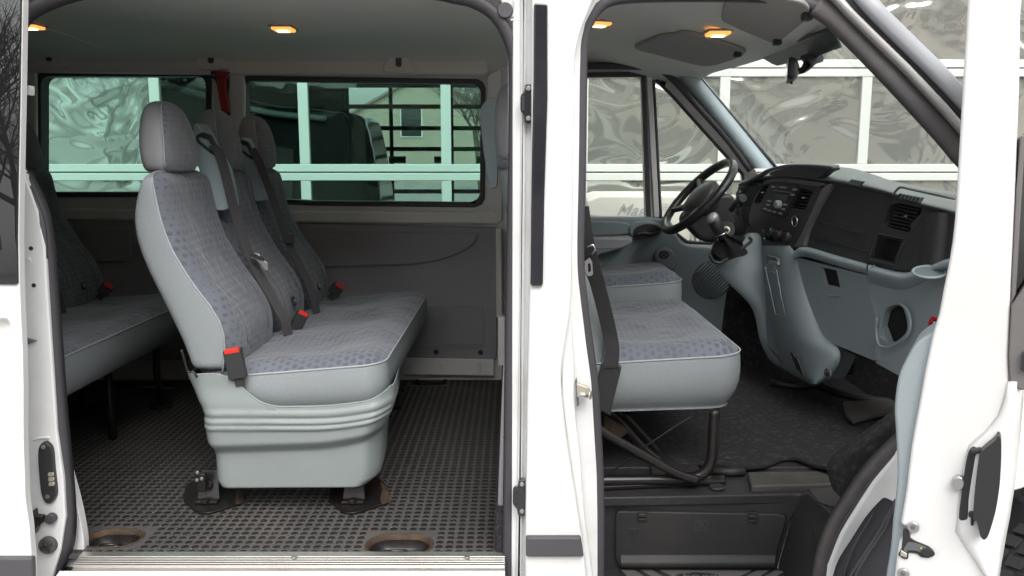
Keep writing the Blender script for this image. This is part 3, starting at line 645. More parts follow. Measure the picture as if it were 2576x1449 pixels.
# ledge and seat rails
led = prism('step_ledge', [UZ(1480, 1252, .69), UZ(2012, 1243, .69), UZ(2034, 1240, .69), UZ(2108, 1304, .69), UZ(2170, 1250, .69), UZ(2104, 1192, .69), UZ(2060, 1175, .69), UZ(1480, 1160, .69)], (0, 0, -.03), 'step_plastic', van, bevel=.006, seg=3)
prism('ledge_block', [UZ(x, y, .71) for x, y in [(1880, 1186), (2055, 1184), (2092, 1196), (2096, 1216), (1890, 1222)]], (0, 0, -.025), 'step_dusty', led, bevel=.007, seg=3)
prism('ledge_wear', [UZ(x, y, .696) for x, y in rpoly([(2030, 1222), (2096, 1216), (2122, 1250), (2112, 1276), (2060, 1262)], 8)], (0, 0, -.004), 'step_dusty', led, bevel=.001)
tube('ledge_bead', [UZ(x, y, .705) for x, y in [(1790, 1184), (1840, 1188), (1872, 1186)]], .013, 'step_plastic', led)
prism('seat_rail', [UZ(x, y, .705) for x, y in [(1480, 1208), (1824, 1194), (1826, 1210), (1480, 1226)]], (0, 0, -.012), 'steel_black', led, bevel=.003)
disc('ledge_bump', UZ(1803, 1229, .69), (0, 0, 1), .024, .010, 'step_plastic', led, seg=22, bevel=.008)
for x, y in ((2050, 1214), (1926, 1217)): ring('ledge_ring', UZ(x, y, .697), (0, 0, 1), .012, .0015, 'step_plastic', led, seg=16, n2=6)
# riser with hatch
YR = 2.345
rs = P_('step_riser', [(1470, 1249), (2016, 1243), (2030, 1243), (1990, 1310), (1958, 1425), (1955, 1452), (1470, 1452)], YR, .03, 'step_plastic', bevel=.008, seg=3)
prism('riser_flank', [U(2016, 1245, YR - .002), U(2034, 1240, YR - .002), U(2110, 1306, 2.18), U(2080, 1360, 2.16), U(2052, 1425, 2.13), U(2045, 1500, 2.1), U(1950, 1500, YR - .03), U(1960, 1425, YR - .002), U(1990, 1310, YR - .002)], (.01, .03, 0), 'step_plastic', van, bevel=.006, seg=3)
HO = rpoly([(1546, 1284), (1965, 1292), (1982, 1300), (1954, 1400), (1956, 1428), (1557, 1428), (1546, 1410)], 16, 5)
ht = plate('step_hatch', dil(HO, -2), YR - .012, .016, 'step_plastic', parent=van, bevel=.004, seg=3)
plate('hatch_gap', dil(HO, 2.5), YR - .003, .006, 'black_plastic', parent=rs, bevel=.001, holes=[dil(HO, -1)])
grid('hatch_lip', [[U(x, y, YR - .012 - d) for x in (1562, 1700, 1850, 1950)] for y, d in ((1396, 0), (1404, .004), (1412, .014), (1422, .018), (1427, .012))], 'step_plastic', ht)
for x, y in ((1616, 1302), (1894, 1305)):
    h_ = plate('hatch_hinge', rrect(x - 13, y - 15, x + 13, y + 12, 2), YR - .014, .006, 'black_plastic', parent=ht, bevel=.001)
    plate('hinge_pin', rrect(x - 10, y - 8, x + 9, y - 1, 2), YR - .024, .012, 'step_plastic', parent=h_, bevel=.002)
    plate('hinge_pin', rrect(x - 10, y + 3, x + 9, y + 8, 2), YR - .022, .010, 'step_plastic', parent=h_, bevel=.002)
plate('hatch_grip', [(1580, 1330), (1610, 1330)] + [(1595 + 15 * cos(a), 1334 + 17 * sin(a)) for a in [i * pi / 8 for i in range(9)]], YR - .0135, .004, 'black_plastic', parent=ht, bevel=.001)
disc('grip_button', U(1595, 1336, YR - .016), (0, 1, 0), .006, .006, 'step_plastic', ht)
ic = rrect(1749, 1311, 1779, 1334, 4)
tube('hatch_symbol', [U(x, y, YR - .013) for x, y in ic], .0008, 'step_dusty', ht, closed=True, n=5)
for sg in ([(1755, 1326), (1764, 1327), (1768, 1320)], [(1764, 1327), (1760, 1316)], [(1770, 1316), (1766, 1322), (1774, 1327)], [(1756, 1316), (1762, 1318)]):
    tube('hatch_symbol', [U(x, y, YR - .013) for x, y in sg], .0009, 'step_dusty', ht, n=5)
# tread with oval badge
ZT = .455
tr = prism('step_tread', [(-.02 + .24, 1.98, ZT), (.85, 1.98, ZT), (.80, 2.36, ZT), (.22, 2.36, ZT)], (0, 0, -.03), 'step_plastic', van, bevel=.006)
for q in ([(1562, 1432), (1596, 1433), (1640, 1462), (1590, 1462)], [(1612, 1433), (1640, 1433), (1690, 1462), (1660, 1462)], [(1660, 1433), (1890, 1434), (1860, 1450), (1690, 1448)], [(1905, 1434), (1935, 1434), (1890, 1462), (1850, 1462)], [(1950, 1434), (1975, 1436), (1930, 1462), (1900, 1462)]):
    prism('tread_pad', [UZ(x, y, ZT + .004) for x, y in q], (0, 0, -.004), 'strip_silver', tr, bevel=.001)
bc = UZ(1755, 1452, ZT + .008)
bd = disc('tread_badge', bc - Vector((0, 0, .004)), (0, 0, 1), .066, .005, 'step_plastic', tr, seg=32, sq=.42)
bd.data.transform(Matrix.Identity(4))
def text(name, s, loc, size, m, parent, rot, shear=0., ext=.0006):
    cu = bpy.data.curves.new(name, 'FONT'); cu.body = s; cu.size = size; cu.extrude = ext; cu.shear = shear; cu.align_x = 'CENTER'; cu.align_y = 'CENTER'
    to = bpy.data.objects.new('tmp_text', cu); COL.objects.link(to); bpy.context.view_layer.update()
    me = bpy.data.meshes.new_from_object(to.evaluated_get(bpy.context.evaluated_depsgraph_get())); bpy.data.objects.remove(to)
    o = bpy.data.objects.new(name, me); COL.objects.link(o); me.materials.clear(); me.materials.append(M[m]); o.parent = parent
    off = Vector((0, 0, 0)); b = parent
    while b is not None: off += b.location; b = b.parent
    o.location = Vector(loc) - off; o.rotation_euler = rot; return o
text('badge_lettering', 'Ford', bc + Vector((0, 0, .003)), .055, 'steel', tr, (0, 0, 0), .35)
# carpeted wheel-arch hump inside the opening
P_('wheel_arch_hump', cr2([(2100, 1198), (2104, 1178), (2122, 1158), (2170, 1121), (2244, 1068), (2320, 1015), (2330, 1090), (2236, 1160), (2170, 1225), (2134, 1263), (2112, 1245)], 3, True), 2.13, .06, 'carpet', bevel=.022, seg=4)
P_('arch_wear_strip', cr2([(2152, 1216), (2168, 1188), (2200, 1158), (2252, 1122), (2262, 1126), (2210, 1168), (2172, 1208)], 3, True), 2.122, .01, 'dark_trim', bevel=.003)
# ================================================================== seats
BK = [(437, 352), (448, 340), (490, 322), (540, 310), (570, 309), (610, 316), (660, 333), (700, 350), (740, 371), (800, 398), (850, 424), (895, 445), (945, 464)]
FR = [(437, 372), (455, 380), (510, 391), (565, 404), (620, 424), (665, 450), (725, 490), (780, 534), (820, 555), (860, 565), (900, 562), (945, 556)]
YB0 = 2.36
def mkprofile(Y, bk, fr, ys):
    """side profile measured on the near flank -> (z, x_back, x_front)"""
    out = []
    for y in ys:
        p = U(itp(bk, y), y, Y); q = U(itp(fr, y), y, Y); out.append((p.z, p.x, q.x))
    return out
PROF = mkprofile(YB0, BK, FR, [945, 915, 880, 845, 810, 770, 725, 680, 635, 590, 545, 505, 475, 455, 443, 438])
def backrest(parent, y0, y1, prof, bul=.045, side='vinyl', cloth='cloth_back', name='backrest', close_top=.02, dip=.4):
    rows = []; n = len(prof)
    for k, (z, xb, xf) in enumerate(prof):
        t = k / (n - 1); w = y1 - y0
        sh = .0
        if t > .82: sh = ((t - .82) / .18) ** 2 * .035
        a, b = y0 + sh, y1 - sh; bl = bul * (1 - .3 * t) if t < .86 else bul * (1 - .3 * t) * (1 - (t - .86) / .14 * .7)
        m_ = (a + b) / 2; wz = .012 * sin(k * 2.1)
        rows.append([Vector(p) for p in (
            (xb + .015, a + .02, z), (xb + (xf - xb) * .3, a + .002, z), (xb + (xf - xb) * .7, a, z), (xf - .006, a, z), (xf, a + .002, z),
            (xf + bl * .55, a + .02, z), (xf + bl * .95, a + w * .13, z), (xf + bl * (1 - dip * .5), a + w * .24, z), (xf + bl * (1 - dip), m_ - .05, z), (xf + bl * (1 - dip), m_ + .05, z),
            (xf + bl * (1 - dip * .5), b - w * .24, z), (xf + bl * .95, b - w * .13, z), (xf + bl * .55, b - .02, z), (xf, b - .002, z), (xf - .006, b, z),
            (xb + (xf - xb) * .5, b, z), (xb + .015, b - .02, z), (xb - .008, m_, z))])
    top = rows[-1]; cx_ = sum(p.x for p in top) / len(top); cy_ = (y0 + y1) / 2
    rows.append([Vector((cx_ + (p.x - cx_) * .6, cy_ + (p.y - cy_) * .85, p.z + close_top * .5)) for p in top])
    rows.append([Vector((cx_ + (p.x - cx_) * .1, cy_ + (p.y - cy_) * .3, p.z + close_top * .6)) for p in top])
    o = grid(name, rows, [side, cloth], parent, sub=2, closed=True, caps=True, fmat=lambda i, j: 1 if (4 <= j <= 12) else 0)
    for j in (7, 10): tube('seam', [rows[k][j] + Vector((-.001, 0, 0)) for k in range(2, n - 3)], .0022, 'seam_dark', o, n=6)
    tube('seam', [rows[9][j] + Vector((-.001, 0, 0)) for j in (7, 8, 9, 10)], .0022, 'seam_dark', o, n=6)
    tube('piping', [Vector((p[4].x + .001, p[4].y - .001, p[4].z)) for p in cr2rows(rows[:-2])], .0028, 'piping', o, n=6)
    return o
def cr2rows(rows):
    return rows
def headrest(parent, yc, cx_, zb, zt, side='vinyl_grey', cloth='cloth_head', hw=.13, ht=.042, name='headrest'):
    rows = []; H = zt - zb
    for f, w, t in ((0, .80, .75), (.03, .92, .95), (.12, 1.0, 1.05), (.3, 1.0, 1.12), (.5, .95, 1.1), (.68, .86, 1.0), (.82, .73, .88), (.92, .56, .7), (.98, .34, .48), (1.0, .1, .16)):
        w *= hw; t *= ht; z = zb + f * H; x = cx_ - .012 * f
        rows.append([Vector(p) for p in ((x - t, yc - w * .75, z), (x - t * .4, yc - w * .97, z), (x + t * .4, yc - w, z), (x + t * .95, yc - w * .97, z), (x + t * 1.25, yc - w * .8, z), (x + t * 1.4, yc - w * .4, z), (x + t * 1.42, yc, z),
            (x + t * 1.4, yc + w * .4, z), (x + t * 1.25, yc + w * .8, z), (x + t * .95, yc + w * .97, z), (x + t * .4, yc + w, z), (x - t * .4, yc + w * .97, z), (x - t, yc + w * .75, z), (x - t * 1.1, yc, z))])
    o = grid(name, rows, [side, cloth], parent, sub=2, closed=True, caps=True, fmat=lambda i, j: 1 if (3 <= j <= 8) else 0)
    tube('piping', [r[3] + Vector((.001, -.0015, 0)) for r in rows[1:-1]], .0022, 'piping', o, n=6)
    return o
def cushion(parent, x0, x1, y0, y1, zseam0, zseam1, zb0, zb1, nse, crown=.035, r=.07, side='vinyl', cloth='cloth_seat', name='cushion', nose=.0, tuck=.02, rr_far=None):
    """side band of vinyl with a cloth top, piped along the join; x0 rear, x1 front"""
    def rr(inset, zf, n=6):
        out = []; rad = max(.004, r - inset * .6); X0, X1, Y0, Y1 = x0 + inset, x1 - inset, y0 + inset, y1 - inset
        for cx_, cy_, a in ((X1 - rad, Y0 + rad, -pi / 2), (X1 - rad, Y1 - rad, 0), (X0 + .02, Y1 - .02, pi / 2), (X0 + .02, Y0 + .02, pi)):
            q = rad if cx_ > (x0 + x1) / 2 else .02
            for i in range(n + 1): out.append((cx_ + q * cos(a + i * pi / 2 / n), cy_ + q * sin(a + i * pi / 2 / n)))
        # subdivide straight runs
        res = []
        for i in range(len(out)):
            a, b = Vector(out[i]), Vector(out[(i + 1) % len(out)]); m_ = max(1, int((b - a).length / .06))
            for k in range(m_): res.append(a.lerp(b, k / m_))
        return [Vector((p.x, p.y, zf(p.x, p.y))) for p in res]
    ts = lambda x, y: zseam0 + (zseam1 - zseam0) * (x - x0) / (x1 - x0)
    tb = lambda x, y: zb0 + (zb1 - zb0) * (x - x0) / (x1 - x0)
    base = rr(0, ts)
    def lay(inset, f, out_):   # f 0 bottom .. 1 seam
        ps = rr(0, ts); c = Vector(((x0 + x1) / 2, (y0 + y1) / 2, 0)); res = []
        for i, p in enumerate(ps):
            n_ = (ps[(i + 1) % len(ps)] - ps[i - 1]); n_ = Vector((n_.y, -n_.x, 0)).normalized()
            q = p + n_ * out_; q.z = tb(p.x, p.y) + (ts(p.x, p.y) - tb(p.x, p.y)) * f; res.append(q)
        return res
    rows = [lay(0, 0, -.03), lay(0, .0, -tuck), lay(0, .12, -tuck * .4), lay(0, .45, .006), lay(0, .8, .004), lay(0, 1, 0)]
    sd = grid(name, rows, side, parent, closed=True, caps=False, sub=1)
    o = sd
    tube('piping', [p + Vector((0, 0, .001)) for p in base], .0032, 'piping', o, closed=True, n=6)
    # cloth top as a height field
    nx, ny = 18, 14 * nse; rws = []
    for i in range(nx + 1):
        row = []
        for j in range(ny + 1):
            u = i / nx; v = j / ny; X = x0 + (x1 - x0) * u; Y = y0 + (y1 - y0) * v
            # squeeze to rounded front corners
            if X > x1 - r:
                d = X - (x1 - r); pull = r - sqrt(max(0, r * r - d * d)); Y = (y0 + pull) + (y1 - y0 - 2 * pull) * v
            e = min(u / .10 if u < .5 else 1, (1 - u) / .22, v * (y1 - y0) / .10, (1 - v) * (y1 - y0) / .10); e = max(0, min(1, e)); hgt = sqrt(1 - (1 - e) ** 2)
            ph = (v * nse) % 1; und = .007 * (cos(2 * pi * ph)); und2 = .006 * noise.noise(Vector((X * 9, Y * 7, 1.3)))
            row.append(Vector((X, Y, ts(X, Y) + crown * hgt + (und + und2) * e - .012 * e * sin(pi * u) ** 2)))
        rws.append(row)
    top = grid('cushion_top', rws, cloth, o, sub=1)
    # stitched cross seams
    return o
def buckle(parent, c, tilt, yaw=0., h=.075, w=.042, name='belt_buckle', red=True):
    R = Matrix.Rotation(yaw, 3, 'Z') @ Matrix.Rotation(tilt, 3, 'Y')
    b = box(name, c, (w, .022, h), 'black_plastic', parent, rot=R, bevel=.004, seg=3)
    c = Vector(c)
    if red:
        box('release_button', c + R @ Vector((.0, -.0035, h / 2 - .004)), (w * .82, .018, .014), 'red_plastic', b, rot=R, bevel=.002)
    box('buckle_stalk', c + R @ Vector((0, .002, -h / 2 - .008)), (w * .5, .008, .03), 'belt_black', b, rot=R, bevel=.001)
    return b

def bench(xo, label, cover, group='rows of cloth bench seats'):
    b = thing('bench_seat', label, 'bench seat', (-.7 + 0, 2.95, ZF), group)
    ysq = [2.36, 2.79, 3.215, 3.64]
    for k in range(3):
        y0, y1 = ysq[k] + .004, ysq[k + 1] - .004
        backrest(b, y0, y1, PROF)
        headrest(b, (y0 + y1) / 2 + (.0 if k else 0), -1.048 + .006 * k, 1.630, 1.842)
        if k: 
            q = Vector((-.875, y0 + .12, 1.165 + .0 * k)); nrm = Vector((-1, -.1, .35))
            q = U((740, 801)[k - 1], (757, 719)[k - 1], (3.02, 3.44)[k - 1])
            pt_ = box('stud_plate', q, (.006, .030, .034), 'black_plastic', b, rot=Matrix.Rotation(-.35, 3, 'Y'), bevel=.001)
            disc('press_stud', q + Vector((.003, -.0, 0)), (1, 0, .35), .009, .004, 'steel', pt_, seg=14)
    cushion(b, -.90, -.372, 2.368, 3.64, 1.035, 1.078, .918, .945, 3)
    # shoulder housings for the belts of the inner places
    for yy, P1 in ((2.80, [(486, 316), (502, 318), (528, 368), (556, 418), (563, 440), (578, 512), (571, 527), (548, 530), (541, 520), (520, 470), (497, 420), (484, 400)]),
                   (3.22, [(603, 352), (614, 350), (636, 402), (648, 420), (665, 494), (660, 504), (645, 506), (638, 498), (622, 445), (600, 410)])):
        hs_ = plate('belt_housing', cr2(P1, 2, True), yy - .055, .10, 'housing_plastic', parent=b, bevel=.014, seg=4)
    gl = [((515, 352), 2.75), ((612, 368), 3.17)]
    for (g, yy), sc in zip(gl, (1, .84)):
        x, y = g
        lp_ = tube('belt_guide', [U(x + dx * sc, y + dy * sc, yy) for dx, dy in cr2([(-16, -8), (-4, -14), (12, -6), (26, 16), (30, 34), (18, 30), (-2, 14), (-14, 4)], 4, True)], .0075, 'black_plastic', b, closed=True, up=(0, 1, 0))
        plate('guide_cover', cr2([(x - 18 * sc, y - 10 * sc), (x - 4 * sc, y - 18 * sc), (x + 14 * sc, y - 12 * sc), (x + 20 * sc, y + 4 * sc), (x + 4 * sc, y - 2 * sc)], 3, True), yy - .012, .02, 'black_plastic', parent=lp_, bevel=.003)
    wv = Vector((.022, .024, .005))
    belt('seat_belt', [U(*p, Y) for p, Y in (((536, 366), 2.74), ((552, 388), 2.735), ((568, 440), 2.735), ((590, 530), 2.735), ((613, 605), 2.735), ((640, 668), 2.735), ((672, 728), 2.735), ((700, 775), 2.74), ((718, 810), 2.745), ((726, 850), 2.75))], wv, 'belt_brown', b)
    belt('seat_belt', [U(*p, Y) for p, Y in (((634, 376), 3.16), ((650, 402), 3.15), ((668, 450), 3.15), ((690, 510), 3.15), ((718, 590), 3.15), ((742, 645), 3.15), ((770, 700), 3.15), ((788, 745), 3.155), ((797, 790), 3.16))], wv * .95, 'belt_brown', b)
    belt('seat_belt', [U(*p, Y) for p, Y in (((640, 372), 3.18), ((660, 420), 3.17), ((676, 480), 3.17), ((686, 505), 3.17))], wv * .4, 'belt_black', b)
    tg = plate('belt_tongue', [(640, 636), (651, 640), (660, 652), (673, 662), (674, 680), (667, 680), (656, 664), (642, 652), (630, 648)], 2.70, .005, 'steel', parent=b, bevel=.001)
    plate('tongue_grip', rpoly([(628, 636), (642, 638), (662, 650), (664, 658), (650, 654), (632, 646)], 3), 2.695, .014, 'black_plastic', parent=tg, bevel=.002)
    plate('belt_slider', rrect(710, 588, 738, 612, 3), 3.12, .014, 'black_plastic', parent=b, bevel=.002)
    bb = buckle(b, U(592, 915, 2.338), radians(-9), radians(6), .088, .052)
    b2_ = buckle(b, U(752, 808, 2.86), radians(28), .5, .07, .042); b3_ = buckle(b, U(846, 728, 3.50), radians(38), .4, .05, .05)
    if cover:
        T = [(461, 948), (480, 946), (530, 943), (560, 948), (576, 957), (590, 968), (603, 985), (616, 998), (632, 1010), (652, 1018), (680, 1023), (745, 1023), (810, 1021), (870, 1016), (915, 1010), (945, 1001), (963, 993), (976, 985)]
        T = cr2(T, 3); Lx = [(948, 461), (957, 463), (1012, 490), (1043, 507), (1082, 509), (1113, 514), (1137, 521), (1165, 527), (1224, 531), (1238, 540)]
        Rx = [(985, 976), (1026, 979), (1054, 971), (1082, 957), (1106, 948), (1130, 944), (1200, 942), (1220, 938), (1238, 920)]
        Bt = lambda s: 1238 - 3 * s - (0 if s < .9 else 14 * ((s - .9) / .1) ** 2)
        nt = 64; rows = []
        def depth(y, s):
            sl_ = 12 * s if s < .8 else 12 * .8 + 60 * (s - .8)       # ridges rise towards the front corner
            yy = y + (0 if s < .6 else 46 * ((s - .6) / .4) ** 2 * .55)
            d = 0.0
            for c_, w_, h_ in ((1062, 5, .0095), (1077, 5, .0095)): d -= h_ * math.exp(-((yy - c_) / w_) ** 2)
            d -= .006 * sm((1052 - yy) / 8) * sm((yy - 1030) / 10)
            d += .030 * sm((yy + 14 * s - 1118) / 34)
            d += .010 * sm((1030 - y) / 60)
            return d
        wrap = [(.0, .06), (.02, .035), (.05, .012), (.09, 0)]
        for i in range(nt + 1):
            t = i / nt; row = []
            for j, (xs_, ts_) in enumerate(T):
                s = j / (len(T) - 1); y = ts_ + (Bt(s) - ts_) * t
                l = itp(Lx, y); r_ = itp(Rx, y); u_ = (xs_ - 461) / (976 - 461)
                x = l + (r_ - l) * u_; p = U(x, y, 2.335)
                d = depth(y, u_)
                if u_ > .90: d += .06 * ((u_ - .90) / .10) ** 2.2
                if u_ < .06: d += .03 * ((.06 - u_) / .06) ** 2
                row.append(p + Vector((0, d, 0)))
            e = row[-1]; row += [e + Vector((.004, .03, 0)), e + Vector((.0, .12, 0)), e + Vector((-.01, .25, 0))]
            row.insert(0, row[0] + Vector((.0, .08, 0)))
            rows.append(row)
        bcov = grid('side_cover', rows, 'seat_plastic', b, solid=.004)
        tube('cover_lip', [r for r in rows[0][1:-3]], .0032, 'seat_plastic', bcov, n=8)
        disc('cover_dimple', U(684, 1036, 2.332), (0, 1, 0), .016, .003, 'seat_plastic', bcov, seg=20, bevel=.0014)
        tube('recline_lever', [U(x, y, 2.322) for x, y in cr2([(456, 880), (462, 900), (472, 934), (484, 936), (491, 941), (496, 950)], 4)], .0035, 'steel_black', b)
        # folding frame seen below and in front
        tube('frame_tube', [U(1004, 905, 3.20), U(1000, 940, 3.20), U(990, 985, 3.20)], .012, 'steel_black', b)
        for x, y, w in ((530, 1262, 1), (896, 1262, 1.0)):
            fp = prism('floor_anchor', [UZ(x + dx * w, y + dy, ZF + .004) for dx, dy in rpoly([(-72, -4), (-60, -40), (-20, -58), (60, -56), (80, -34), (84, 4), (30, 22), (-8, 33), (-34, 30)], 10)], (0, 0, .006), 'steel_black', b, bevel=.002)
            prism('anchor_rust', [UZ(x + dx, y + dy, ZF + .0105) for dx, dy in rpoly([(60, -52), (80, -34), (84, 2), (64, 8), (60, -10), (66, -28)], 6)], (0, 0, .0012), 'rust', fp, bevel=0)
            c_ = UZ(x - 6, y + 8, ZF); w_ = .035
            prism('foot_bracket', [c_ + Vector(v) for v in ((-w_, 0, .012), (w_, 0, .012), (w_ * .72, .03, .10), (-w_ * .72, .03, .10))], (0, .008, 0), 'steel_black', fp, bevel=.002)
            prism('foot_bracket', [c_ + Vector(v) for v in ((-w_, -.022, .012), (w_, -.022, .012), (w_, 0.004, .012), (-w_, .004, .012))], (0, 0, .008), 'steel_black', fp, bevel=.002)
            disc('foot_bolt', c_ + Vector((0, -.02, .016)), (0, 0, 1), .013, .012, 'steel_black', fp, seg=6); disc('foot_bolt', c_ + Vector((0, .012, .06)), (0, -1, .3), .012, .01, 'steel_black', fp, seg=10)
        box('latch_arm', U(508, 1212, 2.42), (.028, .02, .06), 'steel_black', b, bevel=.004)
        for x, y in ((497, 1188), (508, 1204), (496, 1207)): disc('latch_rivet', U(x, y, 2.405), (0, -1, 0), .0055, .004, 'steel', b, seg=8)
    for yy in (2.55, 3.45):
        for xx in (-.52, -.86):
            if cover and yy < 3: continue
            tube('leg', [(xx, yy, .95), (xx - .01, yy, .78), (xx, yy, ZF + .012)], .014, 'steel_black', b)
            disc('foot', (xx, yy, ZF + .002), (0, 0, 1), .05, .012, 'steel_black', b)
        tube('cross_rail', [(-.92, yy, .74), (-.46, yy, .70)], .010, 'steel_black', b)
    box('seat_pan', (-.64, 3.0, .945), (.44, 1.22, .02), 'steel_black', b, bevel=.004)
    return b
def copy_tree(o, parent=None):
    c = o.copy(); COL.objects.link(c); c.parent = parent
    for ch in list(o.children): copy_tree(ch, c)
    return c
bn = bench(0, 'grey three-place bench with pale plastic side cover, its red-topped buckle beside the sliding door opening', True)
rbn = copy_tree(bn); rbn['label'] = 'dark three-place rear bench in shadow behind the nearer bench, cut off by the sliding door'
for ch in list(rbn.children):
    if ch.name.split('.')[0] in ('side_cover', 'recline_lever', 'floor_anchor', 'latch_arm', 'latch_rivet', 'frame_tube'):
        for g in ch.children: bpy.data.objects.remove(g)
        bpy.data.objects.remove(ch)
for yy in (2.55, 3.02):
    for xx in (-.52, -.80):
        l_ = tube('leg', [(xx, yy, .95), (xx - .005, yy, .78), (xx, yy, ZF + .012)], .014, 'steel_black', rbn); 
rbn.location.x -= .98

# ---- front seats
BK2 = [(300, 1235), (400, 1250), (520, 1264), (640, 1300), (760, 1378), (850, 1395), (945, 1395), (1000, 1388)]
FR2 = [(300, 1330), (440, 1390), (560, 1425), (655, 1460), (720, 1490), (780, 1513), (850, 1524), (905, 1518), (950, 1500), (1000, 1480)]
PF2 = mkprofile(2.42, BK2, FR2, [1000, 950, 905, 870, 835, 800, 760, 720, 680, 640, 590, 540, 490, 450, 430])
ps = thing('passenger_bench', 'grey dotted double passenger seat on black tubular frame inside the open front door', 'seat', (.35, 2.85, ZC), 'front seats')
backrest(ps, 2.43, 2.85, PF2, .03); backrest(ps, 2.86, 3.28, PF2, .03)
headrest(ps, 2.62, .018, 1.665, 1.90, side='vinyl_grey', ht=.058); headrest(ps, 3.06, -.015, 1.63, 1.84, ht=.05)
plate('belt_housing', cr2([(1226, 250), (1250, 250), (1272, 300), (1272, 400), (1254, 410), (1251, 466), (1240, 473), (1230, 469), (1216, 380), (1208, 300), (1209, 272)], 3, True), 2.95, .10, 'housing_plastic', parent=ps, bevel=.014, seg=3)
cushion(ps, .20, .700, 2.425, 3.28, 1.062, 1.092, .905, .922, 2, crown=.045, r=.09, tuck=.045)
# frame of tubes under the near place
tb = lambda n, pts, Y, r, **k: tube(n, [U(x, y, Y) for x, y in cr2(pts, 5)], r, 'steel_black', ps, **k)
tb('frame_tube', [(1798, 1032), (1795, 1080), (1792, 1140), (1784, 1172), (1764, 1194), (1736, 1203), (1700, 1206), (1600, 1208), (1480, 1209)], 2.395, .0165)
tb('frame_tube', [(1800, 1005), (1798, 1090), (1795, 1150)], 2.56, .012)
tb('brace_tube', [(1470, 1052), (1513, 1084), (1600, 1135), (1680, 1180), (1720, 1198), (1756, 1208)], 2.37, .014)
tb('brace_tube', [(1520, 1020), (1560, 1060), (1620, 1128), (1688, 1180)], 2.60, .015)
tb('brace_rod', [(1742, 1046), (1690, 1078), (1610, 1132)], 2.45, .0026); tb('brace_rod', [(1588, 1152), (1550, 1178), (1515, 1202)], 2.46, .0026)
tb('frame_tube', [(1685, 1030), (1686, 1055), (1680, 1072), (1660, 1088), (1625, 1092)], 3.15, .016)
tb('frame_tube', [(1560, 1030), (1640, 1120), (1705, 1195)], 2.66, .015)
for y in (1084, 1096): prism('rail_section', [U(1640, y, 2.98), U(1724, y - 1, 2.98), U(1724, y + 6, 2.98), U(1640, y + 7, 2.98)], (0, .02, 0), 'strip_silver', ps, bevel=.002)
prism('floor_tray', [UZ(x, y, ZC + .004) for x, y in ((1630, 1118), (1705, 1108), (1770, 1196), (1640, 1200))], (0, 0, .006), 'step_plastic', ps, bevel=.002)
prism('tray_wall', [U(1692, 1102, 2.9), U(1745, 1100, 2.9), U(1792, 1182, 2.56), U(1768, 1200, 2.50)], (.01, .01, -.01), 'step_plastic', ps, bevel=.004)
plate('pan_flap', [(1522, 1044), (1580, 1080), (1578, 1090), (1558, 1104), (1518, 1088)], 2.55, .01, 'rust', parent=ps, bevel=.002)
# buckle sleeve and belt over the near flank
plate('belt_sleeve', [(1514, 915), (1565, 922), (1541, 1018), (1536, 1048), (1502, 1028), (1498, 985)], 2.395, .02, 'black_plastic', parent=ps, bevel=.004)
belt('seat_belt', [U(x, y, Y) for x, y, Y in ((1462, 520, 2.26), (1472, 590, 2.28), (1488, 660, 2.31), (1510, 740, 2.35), (1532, 830, 2.385), (1540, 880, 2.39), (1537, 925, 2.39))], (.042, -.004, .004), 'belt_black', ps)
tg = plate('belt_tongue', [(1470, 658), (1484, 648), (1490, 660), (1492, 690), (1486, 695), (1478, 694), (1472, 676)], 2.285, .004, 'steel', parent=ps, bevel=.001, holes=[[(1479, 664), (1485, 662), (1487, 682), (1480, 686)]])
tube('tongue_loop', [U(x, y, 2.275) for x, y in ((1476, 622), (1492, 616), (1498, 628), (1488, 640))], .003, 'steel', tg)
FR3 = [(x, y - 22) for x, y in FR2]
drs = thing('driver_seat', 'grey dotted single driver seat beyond the passenger seat, by the far door', 'seat', (.35, 3.6, ZC), 'front seats')
PF3 = [(z + .05, xb, xf - .02) for z, xb, xf in PF2]
backrest(drs, 3.37, 3.80, PF3, .03); headrest(drs, 3.585, -.0, 1.67, 1.89, ht=.05)
cushion(drs, .20, .708, 3.37, 3.80, 1.138, 1.172, 1.0, 1.015, 1, crown=.05, r=.09)
box('seat_box', (.45, 3.585, .85), (.42, .36, .28), 'black_plastic', drs, bevel=.02)
plate('armrest', rpoly([(1420, 600), (1588, 602), (1592, 612), (1560, 626), (1420, 630)], 6), 3.36, .05, 'vinyl_grey', parent=drs, bevel=.012)

# ================================================================== dashboard
db = thing('dashboard', 'black over grey-blue dashboard with radio, air vents and storage pockets across the cab', 'dashboard', (1.2, 3.0, 1.3))
def Dp(n, pts, off, th, m, bevel=.004, parent=None, **k): return dplate(n, pts, off, th, m, db if parent is None else parent, bevel, **k)
Dp('dash_body', [(1845, 480), (1900, 455), (2060, 458), (2250, 492), (2400, 540), (2470, 560), (2470, 900), (2400, 930), (2270, 950), (2060, 860), (1990, 800), (1900, 700), (1860, 600)], -.03, .25, 'dash_black', bevel=.02)
